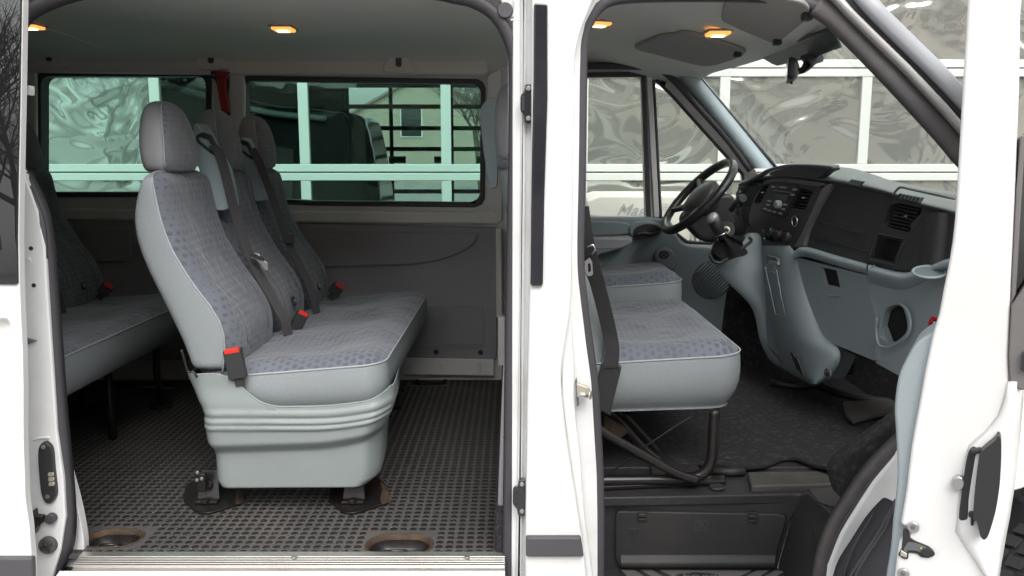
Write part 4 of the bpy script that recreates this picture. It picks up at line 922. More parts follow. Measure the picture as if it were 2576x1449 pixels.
# top pad
fe = [(1862, 462), (1890, 456), (1930, 449), (1990, 449), (2056, 455), (2134, 466), (2248, 492), (2322, 519), (2402, 540), (2470, 565)]
te = [(1869, 450), (1895, 442), (1930, 430), (1990, 420), (2072, 420), (2145, 426), (2201, 444), (2260, 468), (2402, 498), (2470, 510)]
rows = []
FE = cr2(fe, 4); TE = cr2(te, 4)
for s, off in ((-.10, -.04), (0, .022), (.12, .034), (.35, .02), (.65, -.05), (.88, -.12), (1.0, -.17), (1.06, -.30)):
    rows.append([D(a[0] + (b[0] - a[0]) * max(s, 0), a[1] + (b[1] - a[1]) * s + (3 if s < 0 else 0), off) for a, b in zip(FE, TE)])
pad = grid('dash_top', rows, 'dash_pad', db, sub=1)
rows = []
for s, off in ((0, -.25), (.5, -.5), (1, -.75)):
    rows.append([D(b[0], b[1] + 6 - 0 * s, off) + Vector((0, 0, 0)) for b in TE])
for r_ in rows:
    for p, q in zip(r_, rows[0]): p.z = q.z
grid('dash_top_rear', rows, 'dash_pad', db)
Dp('top_tray', cr2([(1934, 437), (1950, 428), (1992, 420), (2096, 421), (2078, 434), (2058, 449), (2020, 448), (1983, 446), (1945, 444)], 2, True), .038, .03, 'black_plastic', bevel=.003)
sweep('instrument_hood', [D(x, y, .03) for x, y in cr2([(1862, 466), (1880, 458), (1915, 440), (1935, 428), (1975, 418), (2010, 416), (2060, 417), (2100, 421)], 4)], [(-.006, -.01), (.006, -.01), (.006, .02), (-.006, .02)], 'dash_pad', db, up=(1, .2, .2), bevel=.003)
Dp('airbag_seam', [(2128, 462), (2142, 450), (2172, 456), (2160, 470)], .052, .01, 'dash_pad', bevel=.003)
# screen vent on top at the passenger end
sv = Dp('demister_vent', [(2252, 499), (2262, 486), (2318, 497), (2308, 512)], .040, .012, 'black_plastic', bevel=.002)
for k in range(6): Dp('vent_slat', [(2262 + k * 9, 499 + k * 2), (2265 + k * 9, 500 + k * 2), (2270 + k * 9, 489 + k * 2), (2267 + k * 9, 488 + k * 2)], .045, .008, 'dash_pad', parent=sv, bevel=.0006)
seamp = tube('pad_edge', [D(x, y, .04) for x, y in cr2([(2246, 491), (2256, 478), (2268, 471), (2300, 478), (2402, 500)], 4)], .004, 'dash_pad', pad, n=8)
# black panel before the passenger
Dp('airbag_panel', cr2([(2070, 470), (2094, 460), (2170, 472), (2250, 494)], 2) + cr2([(2246, 505), (2221, 545), (2200, 587), (2186, 625), (2180, 668)], 3) + [(2100, 645), (2020, 620), (2034, 580), (2058, 520)], .012, .05, 'dash_black', bevel=.008, seg=3)
sg = Dp('panel_groove', [(2059, 560), (2062, 556), (2140, 576), (2172, 583), (2170, 590), (2136, 584)], .0135, .004, 'dash_black', bevel=.001)
Dp('airbag_mark', [(2147, 574), (2176, 579), (2174, 588), (2145, 584)], .015, .003, 'stack_grey', bevel=.0006, parent=sg)
tube('panel_seam', [D(x, y, .0135) for x, y in ((2046, 601), (2100, 612), (2190, 634))], .0015, 'black_plastic', sg, n=6)
# passenger end with vent and pocket
VQ = [(2238, 515), (2262, 511), (2319, 524), (2312, 548), (2285, 585), (2229, 571), (2222, 560)]
PK = rpoly([(2208, 588), (2278, 602), (2262, 640), (2253, 668), (2188, 652), (2196, 620)], 6)
ep = Dp('end_panel', cr2([(2250, 495), (2330, 518), (2404, 541)], 2) + [(2470, 560), (2470, 640), (2390, 648), (2326, 668), (2284, 681), (2256, 680), (2180, 662)] + cr2([(2184, 630), (2200, 587), (2222, 545), (2246, 505)], 3), .018, .06, 'dash_black', bevel=.010, seg=3, holes=[rpoly(VQ, 4), PK])
grid('end_roll', [[D(2300 + dx * 1.0 + u_ * (-18) , 535 + u_ * 145, off) for u_ in [i / 8 for i in range(9)]] for dx, off in ((22, .016), (30, .028), (44, .040), (60, .040), (78, .030), (96, .012), (108, -.01))], 'dash_black', ep, sub=1)
def vent(parent, quad, n, off, m='black_plastic', tabx=.55, tabs=True):
    a, b, c, d = [Vector(q) for q in quad]   # TL, TR, BR, BL
    v_ = Dp('air_vent', [tuple(q) for q in (a, b, c, d)], off - .022, .004, 'pocket_black', bevel=0, parent=parent)
    for k in range(n):
        f = (k + .6) / n; l = a.lerp(d, f); r_ = b.lerp(c, f); h = (d - a).length / n * .28
        p = [D(l.x, l.y - h, off - .002), D(r_.x, r_.y - h, off - .002), D(r_.x, r_.y, off - .016), D(l.x, l.y, off - .016)]
        prism('vent_slat', p, (0.0, 0, -.0028), 'stack_grey', v_, bevel=.0007)
    if tabs:
        q = a.lerp(d, .42); r_ = b.lerp(c, .42); t = q.lerp(r_, tabx); box('vent_tab', D(t.x, t.y, off), (.008, .02, .007), 'steel', v_, bevel=.002)
    return v_
vent(ep, [(2262, 513), (2315, 525), (2285, 583), (2230, 570)], 7, .012)
Dp('thumbwheel', [(2288, 566), (2310, 542), (2318, 538), (2312, 556), (2292, 586)], .022, .02, 'stack_grey', parent=ep, bevel=.003)
pk = Dp('storage_pocket', PK, -.025, .004, 'pocket_black', parent=ep, bevel=0)
tube('pocket_rim', [D(x, y, .020) for x, y in PK], .0035, 'stack_grey', pk, closed=True, n=8)
tube('pocket_rim', [D(x, y, .012) for x, y in [( (x - 2232) * .86 + 2232, (y - 628) * .86 + 628) for x, y in PK]], .0025, 'stack_grey', pk, closed=True, n=8)
# centre stack
CS = cr2([(1915, 470), (1922, 456), (1945, 449), (1983, 447), (2069, 460)], 2) + cr2([(2066, 478), (2041, 531), (2018, 581), (1998, 622)], 2) + cr2([(1985, 629), (1970, 633), (1949, 628), (1916, 618)], 2) + cr2([(1911, 592), (1885, 562), (1888, 524), (1898, 497)], 2)
RQ = [(1937, 459), (2008, 467), (1972, 550), (1911, 533)]
V1 = [(1919, 466), (1937, 463), (1912, 513), (1895, 510)]; V2 = [(2011, 473), (2047, 480), (2024, 528), (1988, 523)]
HV = rpoly([(1926, 569), (1980, 582), (1975, 612), (1919, 604)], 6)
cs = Dp('centre_stack', CS, .024, .06, 'stack_grey', bevel=.006, seg=3, holes=[V1, V2, HV])
vent(cs, V1, 6, .02); vent(cs, V2, 6, .02)
Dp('trim_strip', cr2([(2067, 474), (2082, 463), (2094, 462)], 2) + cr2([(2060, 520), (2031, 581), (2021, 619)], 3) + cr2([(1997, 622), (2018, 581), (2041, 531)], 3), .028, .03, 'strip_silver', bevel=.003)
Dp('stack_brow', cr2([(1922, 460), (1945, 450), (1984, 448), (2068, 460), (2058, 470), (1984, 459), (1946, 458)], 2, True), .030, .02, 'dash_pad', bevel=.003, parent=cs)
rd = Dp('car_radio', rpoly(RQ, 3), .030, .02, 'black_plastic', bevel=.002, parent=cs)
def RQp(u_, v_):
    a, b, c, d = [Vector(q) for q in RQ]; p = a.lerp(b, u_).lerp(d.lerp(c, u_), v_); return (p.x, p.y)
def rbtn(n, u0, v0, u1, v1, m, off=.034): return Dp(n, [RQp(u0, v0), RQp(u1, v0), RQp(u1, v1), RQp(u0, v1)], off, .006, m, bevel=.0008, parent=cs)
rbtn('radio_display', .34, .34, .80, .50, 'display'); rbtn('disc_slot', .22, .22, .86, .255, 'grey_slot', .032)
rbtn('radio_lettering', .40, .09, .62, .13, 'button_grey', .0325)
for u0, v0 in ((.08, .10), (.86, .10), (.86, .26), (.13, .57), (.13, .70), (.74, .58), (.74, .72), (.08, .84), (.26, .86), (.46, .86), (.70, .86)): rbtn('radio_button', u0, v0, u0 + .13, v0 + .055, 'button_grey')
disc('radio_knob', D(*RQp(.47, .66), .056), DN, .016, .024, 'button_grey', cs, seg=24, bevel=.004)
lg = ring('lighter_socket', D(1999, 557, .034), DN, .019, .0025, 'chrome', cs, seg=24, n2=8); disc('socket_hole', D(1999, 557, .027), DN, .018, .004, 'black_plastic', lg)
hb = Dp('heater_recess', HV, -.005, .004, 'black_plastic', bevel=0, parent=cs)
for x, y in ((1931, 584), (1950, 591), (1972, 597)):
    k_ = disc('heater_knob', D(x, y, .048), DN, .020, .05, 'black_plastic', cs, seg=22, bevel=.004)
for x, y, m_ in ((1919, 580, 'button_grey'), (1937, 577, 'button_grey'), (1965, 583, 'red_plastic'), (1982, 588, 'button_grey'), (1922, 600, 'button_grey')): disc('knob_mark', D(x, y, .05), DN, .004, .003, m_, cs, seg=8)
# instruments and outer vent at the far end
Dp('instrument_dial', cr2([(1866, 520), (1872, 478), (1888, 460), (1906, 456), (1917, 463), (1900, 496), (1888, 524), (1884, 560), (1870, 565)], 3, True), .01, .03, 'window_dark', bevel=.003)
ov = Dp('vent_housing', [(1856, 470), (1876, 460), (1886, 462), (1868, 482), (1858, 520), (1846, 522)], .012, .03, 'dash_pad', bevel=.003)
vent(ov, [(1862, 470), (1872, 466), (1862, 500), (1852, 504)], 5, .02)
# lower grey-blue mouldings
def bulge(name, L, R, ys, amp, m, off=0., n=12, parent=db, flat=0., exp=1., **k):
    rows = []
    for y in ys:
        l = itp(L, y); r_ = itp(R, y); row = []
        for i in range(n + 1):
            u_ = i / n; a = amp(y) if callable(amp) else amp
            row.append((k.get('mp') or D)(l + (r_ - l) * u_, y, off + a * (sin(pi * u_) ** exp)))
        rows.append(row)
    return grid(name, rows, m, parent, sub=1)
lowpts = [(1911, 600), (1914, 618), (1950, 629), (1972, 634), (1988, 630), (2022, 620), (2180, 664), (2256, 682), (2286, 683), (2330, 668), (2392, 648), (2480, 640), (2480, 1010), (2300, 985), (2262, 946), (2200, 912), (2072, 856), (2052, 812), (1990, 640)]
HOLE = rpoly([(2064, 672), (2104, 680), (2114, 724), (2076, 716)], 3)
PKT = cr2([(2219, 799), (2230, 776), (2262, 767), (2274, 785), (2281, 814), (2277, 838), (2244, 862), (2214, 846)], 3, True)
lp2 = Dp('lower_panel', lowpts[6:13] + [(2262, 946), (2201, 912), (2205, 850), (2202, 790), (2184, 730)], .01, .03, 'dash_grey_light', bevel=.012, seg=3, holes=[PKT])
glb = Dp('glovebox_lid', rpoly([(2000, 647), (2178, 692), (2184, 730), (2203, 792), (2206, 850), (2201, 908), (2072, 855), (2052, 810), (2022, 727)], 4), .022, .014, 'dash_grey', bevel=.004, seg=3, holes=[HOLE])
Dp('lid_recess', rpoly([(2056, 664), (2110, 674), (2124, 740), (2078, 742)], 4), .004, .004, 'pocket_black', parent=glb, bevel=0)
grid('grip_scoop', [[D(2076, 716, .02), D(2095, 722, .02), D(2114, 727, .02)], [D(2080, 730, -.004), D(2098, 736, -.004), D(2114, 738, -.004)], [D(2084, 742, .026), D(2100, 745, .026), D(2116, 745, .026)]], 'dash_grey_light', glb)
grid('ledge', [[D(x, y, off) for x, y in cr2([(1996 + dx, 631 + dy), (2022 + dx * .6, 620 + dy), (2100, 642 + dy), (2180, 664 + dy)], 4)] for dx, dy, off in ((4, -3, -.02), (2, 0, .03), (0, 5, .042), (0, 14, .045), (2, 22, .038), (2, 26, .018))], 'dash_grey_light', db, sub=1)
grid('ledge', [[D(x, y, off) for x, y in cr2([(2184, 666 + dy), (2256, 684 + dy), (2286, 685 + dy * .9), (2330, 670 + dy * .8), (2392, 649 + dy * .7), (2470, 640 + dy * .6)], 4)] for dy, off in ((-4, -.02), (0, .03), (6, .05), (16, .055), (30, .040), (44, .012))], 'dash_grey_light', db, sub=1)
tube('ledge_joint', [D(x, y, .046) for x, y in cr2([(2200, 668), (2186, 676), (2180, 690)], 3)], .0018, 'piping', db, n=6)
# cup holder on the ledge
cu_c = D(2338, 684, .066)
ringc = ring('cup_holder', cu_c, (-.14, -.24, 1), .045, .004, 'dash_grey_light', db, seg=28); disc('cup_shade', cu_c - Vector((0, 0, .004)), (-.14, -.24, 1), .043, .004, 'cup_shade', ringc, seg=28)  # flat disc, recess shade painted in by its darker grey
tube('pocket_lip', [D(x, y, .03) for x, y in cr2([(2206, 800), (2204, 835), (2212, 868), (2235, 873), (2262, 862), (2284, 840), (2290, 810), (2282, 780), (2262, 762)], 4)], .0045, 'dash_grey_light', lp2)
Dp('open_pocket', dil(PKT, 6), -.022, .004, 'pocket_black', parent=lp2, bevel=0)
Dp('pocket_flap', [(2212, 806), (2222, 800), (2246, 862), (2228, 864)], -.01, .006, 'dash_grey', parent=lp2, bevel=.001)
stk = disc('warning_sticker', D(2350, 818, .012), DN, .026, .0015, 'sticker_red', lp2, seg=24, bevel=0); disc('sticker_face', D(2351, 818, .0136), DN, .018, .0012, 'black_plastic', stk, seg=20, bevel=0)
Dp('sticker_bar', [(2340, 806), (2344, 803), (2362, 830), (2358, 833)], .0155, .001, 'sticker_red', parent=stk, bevel=0); Dp('sticker_figure', [(2347, 812), (2351, 808), (2353, 818), (2350, 830), (2346, 828)], .0165, .001, 'sticker_white', parent=stk, bevel=0)
# column that carries the gear lever and runs down to the floor
Lc = [(586, 1880), (600, 1866), (620, 1845), (645, 1798), (672, 1798), (700, 1816), (730, 1850), (752, 1879), (780, 1898), (810, 1903), (855, 1909), (900, 1931), (920, 1945), (938, 1984), (958, 2022), (968, 2050)]
Rc = [(586, 1898), (600, 1911), (620, 1920), (645, 1925), (700, 1930), (750, 1935), (800, 1942), (855, 1955), (900, 1968), (920, 1975), (938, 1990), (958, 2030), (968, 2052)]
colL = bulge('gear_column', Lc, [(y, x + 8) for y, x in Rc], [586, 592, 600, 615, 635, 655, 680, 710, 740, 770, 800, 830, 860, 890, 915, 935], lambda y: .045 if y < 700 else .03, 'dash_grey_light', .0, 14, exp=.8, mp=lambda x, y, o: U(x, y, 3.50 - o))
L2 = [(618, 1912), (700, 1926), (750, 1930), (800, 1938), (855, 1950), (900, 1962), (938, 1980), (968, 2040)]
R2 = [(618, 1990), (640, 2003), (727, 2024), (800, 2050), (852, 2074), (873, 2112), (900, 2116), (937, 2101), (958, 2080), (968, 2056)]
cB = bulge('foot_column', L2, R2, [618, 626, 640, 660, 690, 730, 770, 810, 840, 856, 866, 880, 900, 920, 940, 955, 966], lambda y: .022 + .025 * sm((y - 680) / 200), 'dash_grey', .02, 14, exp=.7)
def Dsmooth(n, pts, off, r, m, parent): return tube(n, [D(x, y, off) for x, y in pts], r, m, parent, n=6)
slot = Dp('coin_slot', rpoly([(1927, 642), (1948, 646), (1956, 652), (1958, 668), (1926, 660)], 3), .062, .012, 'grey_slot', bevel=.002)
Dp('slot_floor', rpoly([(1934, 655), (1955, 659), (1957, 667), (1930, 662)], 2), .066, .01, 'dash_grey', bevel=.002, parent=slot)
for k in range(4): Dsmooth('panel_rib', [(1928, 666 + k * 5), (1954, 672 + k * 5)], .066, .0012, 'dash_grey', cB)
Dsmooth('panel_seam', [(1925, 672), (1940, 740), (1950, 790), (1976, 796), (1964, 740), (1954, 680)], .072, .0018, 'dash_grey', cB)
plug = disc('screw_recess', D(2080, 940, .085), DN, .020, .008, 'grey_slot', cB, seg=20, bevel=.002); disc('recess_screw', D(2080, 941, .092), DN, .008, .006, 'black_plastic', plug, seg=12)
for q in ([(1986, 884), (1994, 888), (2014, 935), (2004, 930)], [(1998, 898), (2004, 900), (2022, 945), (2014, 942)]): Dp('column_slot', q, .088, .01, 'black_plastic', bevel=.001, parent=cB)
Dp('column_backing', [(1905, 700), (2060, 700), (2110, 860), (2060, 960), (1990, 930), (1930, 880)], -.0, .12, 'dash_grey', bevel=.02)  # plain grey panel filling in behind the columns
# gear lever, gaiter
gx = D(1845, 622, .10)
sb = [(1788, 645), (1795, 656), (1818, 656), (1850, 634), (1888, 606), (1882, 597), (1850, 592), (1822, 592), (1800, 605)]
GY = 3.40
gb = prism('gaiter_frame', [U(x, y, GY + (x - 1790) * .0009) for x, y in cr2(sb, 3, True)], (.0, .02, -.0), 'leather_black', db, bevel=.006)
tube('gaiter_rim', [U(x, y, GY - .012) for x, y in cr2([(1786, 642), (1793, 656), (1806, 661), (1820, 657), (1850, 637), (1889, 607), (1884, 597)], 4)], .007, 'black_plastic', db)
rows = []
for f, (cx_, cy_), rx, ry in ((0, (1836, 628), 42, 26), (.2, (1834, 618), 30, 22), (.45, (1828, 606), 20, 15), (.7, (1820, 596), 13, 10), (1, (1813, 588), 9, 6)):
    rows.append([U(cx_ + rx * cos(a) * (1 + .16 * sin(5 * a + f * 6)), cy_ + ry * sin(a) * (1 + .16 * sin(4 * a + f * 5)), GY - .02 - .02 * f + .012 * cos(a * 3)) for a in [2 * pi * i / 28 for i in range(28)]])
gl_ = thing('gear_lever', 'black gear lever with silver-capped knob and crumpled leather gaiter on the dashboard column', 'gear lever', tuple(U(1836, 640, GY)))
grid('gaiter', rows, 'leather_black', gl_, closed=True, sub=1)
gp = cr([U(1820, 600, GY - .04), U(1814, 588, GY - .045), U(1806, 574, GY - .05), U(1800, 560, GY - .05), U(1794, 548, GY - .05)], 4)
link('knob', sweep_mesh(gp, circ(.026, 18), (0, 1, 0.1), False, True, [.5, .58, .64, .70, .76, .82, .86, .90, .94, .98, 1, 1.02, 1.02, 1.0, .95, .85, .6]), 'black_plastic', gl_, sub=1)
link('knob_cap', sweep_mesh([U(1797, 556, GY - .055), U(1792, 549, GY - .056), U(1787, 543, GY - .056), U(1784, 539, GY - .056)], circ(.0275, 18), (0, 1, .1), False, True, [.85, 1.02, .9, .45]), 'strip_light', gl_, sub=1)
ring('lever_collar', U(1814, 589, GY - .045), Vector((.4, 0, -.9)), .020, .003, 'chrome', gl_, seg=20)
# steering wheel
sw_ = thing('steering_wheel', 'black four-spoke steering wheel with grey spoke inserts before the far window', 'steering wheel', tuple(U(1757, 495, 3.56)))
wc = U(1757, 494, 3.56); wnrm = Vector((-.73, -.085, .67)).normalized()
ax1 = Vector((.67, 0, .742)); ax1 = (ax1 - wnrm * ax1.dot(wnrm)).normalized(); ax2 = wnrm.cross(ax1).normalized()
ring('rim', wc, wnrm, .192, .0185, 'leather_black', sw_, seg=56, n2=14)
hub = []
for r_, h in ((.001, .022), (.05, .020), (.080, .008), (.092, -.014), (.088, -.05), (.06, -.085), (.001, -.095)):
    hub.append([wc + (ax1 * cos(a) * 1.02 + ax2 * sin(a)) * r_ + wnrm * h for a in [2 * pi * i / 32 for i in range(32)]])
grid('hub', hub, 'stack_grey', sw_, closed=True)
for a in (.42, pi - .42, pi + .62, -.62):
    d_ = ax2 * cos(a) + ax1 * sin(a); t_ = wnrm.cross(d_)
    s_ = prism('spoke', [wc + d_ * .06 + t_ * .024 - wnrm * .03, wc + d_ * .06 - t_ * .024 - wnrm * .03, wc + d_ * .185 - t_ * .014 - wnrm * .004, wc + d_ * .185 + t_ * .014 - wnrm * .004], wnrm * .012, 'black_plastic', sw_, bevel=.004)
    prism('spoke_insert', [wc + d_ * .085 + t_ * .012 - wnrm * .012, wc + d_ * .085 - t_ * .012 - wnrm * .012, wc + d_ * .175 - t_ * .007 + wnrm * .008, wc + d_ * .175 + t_ * .007 + wnrm * .008], wnrm * .004, 'strip_silver', s_, bevel=.002)
tube('column_shroud', [wc - wnrm * .05, wc - wnrm * .12, wc - wnrm * .24], .058, 'black_plastic', sw_, n=20)
plate('column_cover', cr2([(1716, 550), (1760, 512), (1820, 488), (1850, 500), (1856, 560), (1830, 600), (1776, 610), (1740, 582)], 3, True), 3.50, .10, 'black_plastic', parent=sw_, bevel=.02, seg=3)
ig = disc('ignition_lock', U(1827, 580, 3.42), (-.3, -1, .2), .036, .02, 'black_plastic', sw_, seg=24, bevel=.004); ring('lock_ring', U(1826, 580, 3.40), (-.3, -1, .2), .013, .006, 'zinc', ig, seg=20)
tube('key_stem', [U(1820, 583, 3.39), U(1808, 596, 3.38), U(1806, 606, 3.38)], .004, 'steel', ig)
tube('wiper_stalk', [U(1838, 530, 3.42), U(1852, 510, 3.40), U(1866, 498, 3.39)], .010, 'black_plastic', sw_); disc('stalk_end', U(1866, 498, 3.38), (0, -1, 0), .016, .02, 'stack_grey', sw_, seg=12)

# ================================================================== overhead things
def lamp(label, x, y, w=.16, d=.065, rot=0., Yf=None):
    p = RC(x, y, .004) if Yf is None else U(x, y, Yf)
    t = thing('ceiling_lamp', label, 'lamp', tuple(p), 'lit ceiling lamps')
    R = Matrix.Rotation(rot, 3, 'Z'); g = lambda a, b, c: p + R @ Vector((a, b, c))
    prism('bezel', [g(a, b, .002) for a, b in rrect(-w / 2, -d / 2, w / 2, d / 2, .012)], (0, 0, -.006), 'visor', t, bevel=.002, holes=[[g(a, b, .002) for a, b in rrect(-w * .42, -d * .38, w * .42, d * .38, .008)]])
    prism('lens', [g(a, b, -.001) for a, b in rrect(-w * .42, -d * .38, w * .42, d * .38, .008)], (0, 0, -.012), 'lamp_glow', t, bevel=.004)
    prism('bulb', [g(a, b, -.0135) for a, b in rrect(-w * .24, -d * .2, w * .24, d * .14, .006)], (0, 0, -.003), 'lamp_bulb', t, bevel=.001)
    return t
lamp('glowing amber lamp on the roof lining above the near bench, left of the pillar', 713, 69, .085, .115)
lamp('dim amber lamp on the roof lining partly hidden behind the sliding-door edge', 78, 63, .08, .10)
lamp('glowing amber lamp beside the front-door seal, cut by the pillar', 1507, 56, .08, .10, .3)
lamp('glowing amber lamp on the cab roof between the two sun visors', 1806, 79, .08, .10)
def visor(label, pts, x0):
    P = [RC(x, y, .014) for x, y in cr2(pts, 3, True)]
    v = prism('sun_visor', P, (0, 0, .014), 'visor', None, bevel=.006, seg=3)
    return tag(v, label, 'sun visor', 'folded sun visors')
v1 = visor('dark grey sun visor folded up above the far driver window', [(1597, 123), (1628, 106), (1660, 94), (1694, 90), (1728, 85), (1790, 102), (1868, 128), (1874, 136), (1850, 150), (1780, 168), (1720, 156), (1650, 138)], 0)
v2 = visor('brown-grey sun visor folded up at the top of the near side, above the mirror', [(1838, -8), (1930, -6), (2008, 8), (2034, 24), (2034, 46), (2000, 76), (1951, 108), (1900, 92), (1832, 62), (1815, 46)], 0)
for v, (x, y) in ((v1, (1855, 137)), (v2, (2030, 42)), (v2, (1955, 106))):
    p = RC(x, y, .02); box('visor_clip', p, (.022, .03, .02), 'black_plastic', v, bevel=.004)
# mirror
mr = thing('interior_mirror', 'small black and chrome rear-view mirror on an arm below the windscreen header', 'mirror', tuple(U(1995, 178, 2.75)))
mc = U(1992, 178, 2.75)
hd = []; MR = Matrix.Rotation(radians(-16), 3, 'Z')
for f, w, h in ((0, .060, .031), (.004, .064, .034), (.014, .064, .034), (.026, .052, .028), (.034, .02, .014)):
    hd.append([mc + MR @ Vector((f - .014, a, b)) for a, b in rrect(-w - .03, -h, w + .03, h, .02)])
grid('mirror_shell', hd, 'black_plastic', mr, closed=True, caps=True)
prism('mirror_glass', [mc + MR @ Vector((-.0145, a, b)) for a, b in rrect(-.088, -.030, .088, .030, .018)], (-.003, 0, 0), 'chrome', mr, bevel=.001)
tube('mirror_arm', [mc + Vector((.02, 0, 0)), U(2020, 176, 2.75), U(2030, 158, 2.75), U(2042, 146, 2.76)], .010, 'black_plastic', mr)
plate('arm_foot', cr2([(2022, 180), (2040, 164), (2026, 142), (2034, 133), (2048, 142), (2069, 135), (2072, 154), (2054, 160), (2042, 172), (2024, 184)], 2, True), 2.72, .05, 'black_plastic', parent=mr, bevel=.006)
tube('dimming_lever', [U(1991, 204, 2.75), U(1991, 212, 2.75)], .004, 'black_plastic', mr)
# emergency hammer
eh = thing('emergency_hammer', 'red emergency hammer in a black bracket on the pillar between the far windows', 'hammer', tuple(U(560, 230, 3.84)))
def Ph(n, pts, Y, th, m, **k): return plate(n, pts, Y, th, m, parent=eh, **k)
Ph('bracket', rpoly([(530, 178), (577, 180), (574, 240), (578, 290), (566, 296), (552, 240), (540, 200), (530, 196)], 4), 3.835, .012, 'black_plastic', bevel=.003)
Ph('handle', rpoly([(545, 178), (566, 180), (567, 214), (576, 282), (556, 286), (545, 218)], 5), 3.815, .022, 'hammer_red', bevel=.006, seg=3)
Ph('head', rpoly([(540, 180), (571, 181), (571, 196), (540, 195)], 4), 3.808, .024, 'hammer_red', bevel=.005)
for x in (535, 575): disc('tip', U(x, 189, 3.82), (1, 0, 0), .006, .008, 'steel', eh, seg=10)

# ================================================================== open front door
EA = Vector((.58, 1.22, 1.4)); ed = Vector((.50, .866, 0)).normalized(); EN = -ed
def E(x, y, off=0.): return UP(x, y, EA - ed * off, ed)
fd = box('front_door', (0, 0, 0), (.001, .001, .001), 'white_paint', van, bevel=0); bpy.data.objects.remove(fd)
Lw = [(2440, -120), (2434, 0), (2424, 175), (2414, 350), (2402, 550), (2389, 650), (2374, 724), (2362, 789), (2347, 839), (2327, 934), (2309, 1034), (2293, 1120), (2280, 1230), (2265, 1321), (2284, 1328), (2286, 1345), (2262, 1360), (2256, 1397), (2250, 1449), (2243, 1520)]
Rw = [(2530, 1520), (2530, 1449), (2486, 1449), (2470, 1415), (2405, 1330), (2410, 1305), (2426, 1174), (2441, 1122), (2490, 1085), (2520, 1040), (2540, 964), (2537, 894), (2544, 724), (2554, 500), (2564, 200), (2567, 0), (2570, -120)]
fdr = prism('front_door', [E(x, y) for x, y in cr2(Lw[:13], 2) + Lw[13:] + Rw[2:2] + [(2500, 1520), (2486, 1449), (2462, 1412), (2410, 1335), (2414, 1305), (2428, 1174), (2443, 1122), (2484, 1088), (2518, 1045), (2540, 975)] + Rw[11:]], ed * .95, 'white_paint', van, bevel=.008, seg=3, label='white front door standing open, seen along its edge')
# outer skin curving away below the waist
sk = []
for y, x0_ in ((960, 2538), (1000, 2530), (1045, 2515), (1088, 2480), (1122, 2440), (1174, 2426), (1240, 2419), (1305, 2411), (1335, 2405), (1412, 2455), (1449, 2480), (1520, 2500)):
    xr = itp([(960, 2572), (1000, 2571), (1100, 2562), (1204, 2552), (1300, 2537), (1374, 2522), (1449, 2511), (1520, 2500)], y); xm = x0_ + (xr - x0_) * .5
    row = []
    for f, o_ in ((0, 0), (.15, .006), (.5, .004), (.8, -.012), (1, -.05)):
        row.append(E(x0_ + (xr - x0_) * f, y, o_))
    row.append(row[-1] + ed * .45); row.append(row[-1] + ed * .40); sk.append(row)
grid('door_skin', sk, 'white_paint', fdr, solid=.004)
# grey casing on the inner side
GL = cr2([(2352, 832), (2322, 850), (2300, 870), (2277, 909), (2260, 949), (2250, 1024), (2253, 1084), (2257, 1199), (2247, 1299), (2240, 1380), (2229, 1449), (2222, 1520)], 3)
prism('door_casing', [E(x, y, -.012) for x, y in GL + [(2270, 1520), (2290, 1300), (2320, 1100), (2356, 900), (2372, 820)]], ed * .10, 'dash_grey_light', fdr, bevel=.018, seg=4)
# grab handle
hp = prism('door_handle', [E(x, y, .008) for x, y in cr2([(2412, 1305), (2416, 1260), (2424, 1200), (2430, 1161), (2438, 1134), (2450, 1124), (2462, 1130), (2456, 1150), (2448, 1200), (2440, 1260), (2436, 1306), (2424, 1310)], 3, True)], ed * .12, 'black_plastic', fdr, bevel=.005, seg=3)
gr = prism('handle_grip', [E(x, y, .03) for x, y in cr2([(2448, 1308), (2452, 1240), (2462, 1160), (2470, 1136), (2503, 1109), (2510, 1097), (2518, 1106), (2519, 1150), (2515, 1220), (2506, 1280), (2494, 1325), (2484, 1352), (2474, 1358), (2466, 1348), (2461, 1326), (2456, 1310)], 3, True)], ed * .17, 'black_plastic', hp, bevel=.011, seg=4)
for q in ([(2440, 1132), (2470, 1128), (2474, 1140), (2446, 1146)], [(2436, 1290), (2456, 1292), (2456, 1306), (2436, 1304)]): prism('grip_link', [E(x, y, .016) for x, y in q], ed * .03, 'black_plastic', hp, bevel=.003)
prism('handle_pin', [E(x, y, .014) for x, y in ((2441, 1300), (2449, 1300), (2449, 1324), (2442, 1324))], ed * .02, 'black_plastic', hp, bevel=.002)
for x, y in ((2297, 1328), (2262 + 10, 1445)):
    s_ = disc('door_screw', E(x, y, .006), EN * -1, .0085, .006, 'steel', fdr, seg=20, bevel=.0015); disc('screw_socket', E(x - 1, y, .0075), ed, .004, .003, 'grey_slot', s_, seg=6)
bf = disc('door_buffer', E(2411, 1217, .012), ed, .0085, .014, 'steel', fdr, seg=14, bevel=.003, sq=1.3)
lt = prism('door_latch', [E(x, y, .0025) for x, y in rpoly([(2272, 1330), (2284, 1333), (2290, 1354), (2304, 1362), (2336, 1375), (2349, 1386), (2348, 1398), (2336, 1405), (2316, 1402), (2306, 1393), (2286, 1391), (2284, 1408), (2272, 1406), (2258, 1396), (2268, 1380)], 4)], ed * .004, 'black_plastic', fdr, bevel=.001)
prism('latch_claw', [E(x, y, .0045) for x, y in rpoly([(2272, 1382), (2284, 1364), (2300, 1366), (2332, 1378), (2326, 1394), (2306, 1386), (2284, 1384), (2276, 1400)], 4)], ed * .003, 'grey_slot', lt, bevel=.001)
prism('latch_plate', [E(x, y, .0055) for x, y in ((2266, 1384), (2282, 1394), (2280, 1404), (2264, 1398))], ed * .003, 'zinc', lt, bevel=.001)
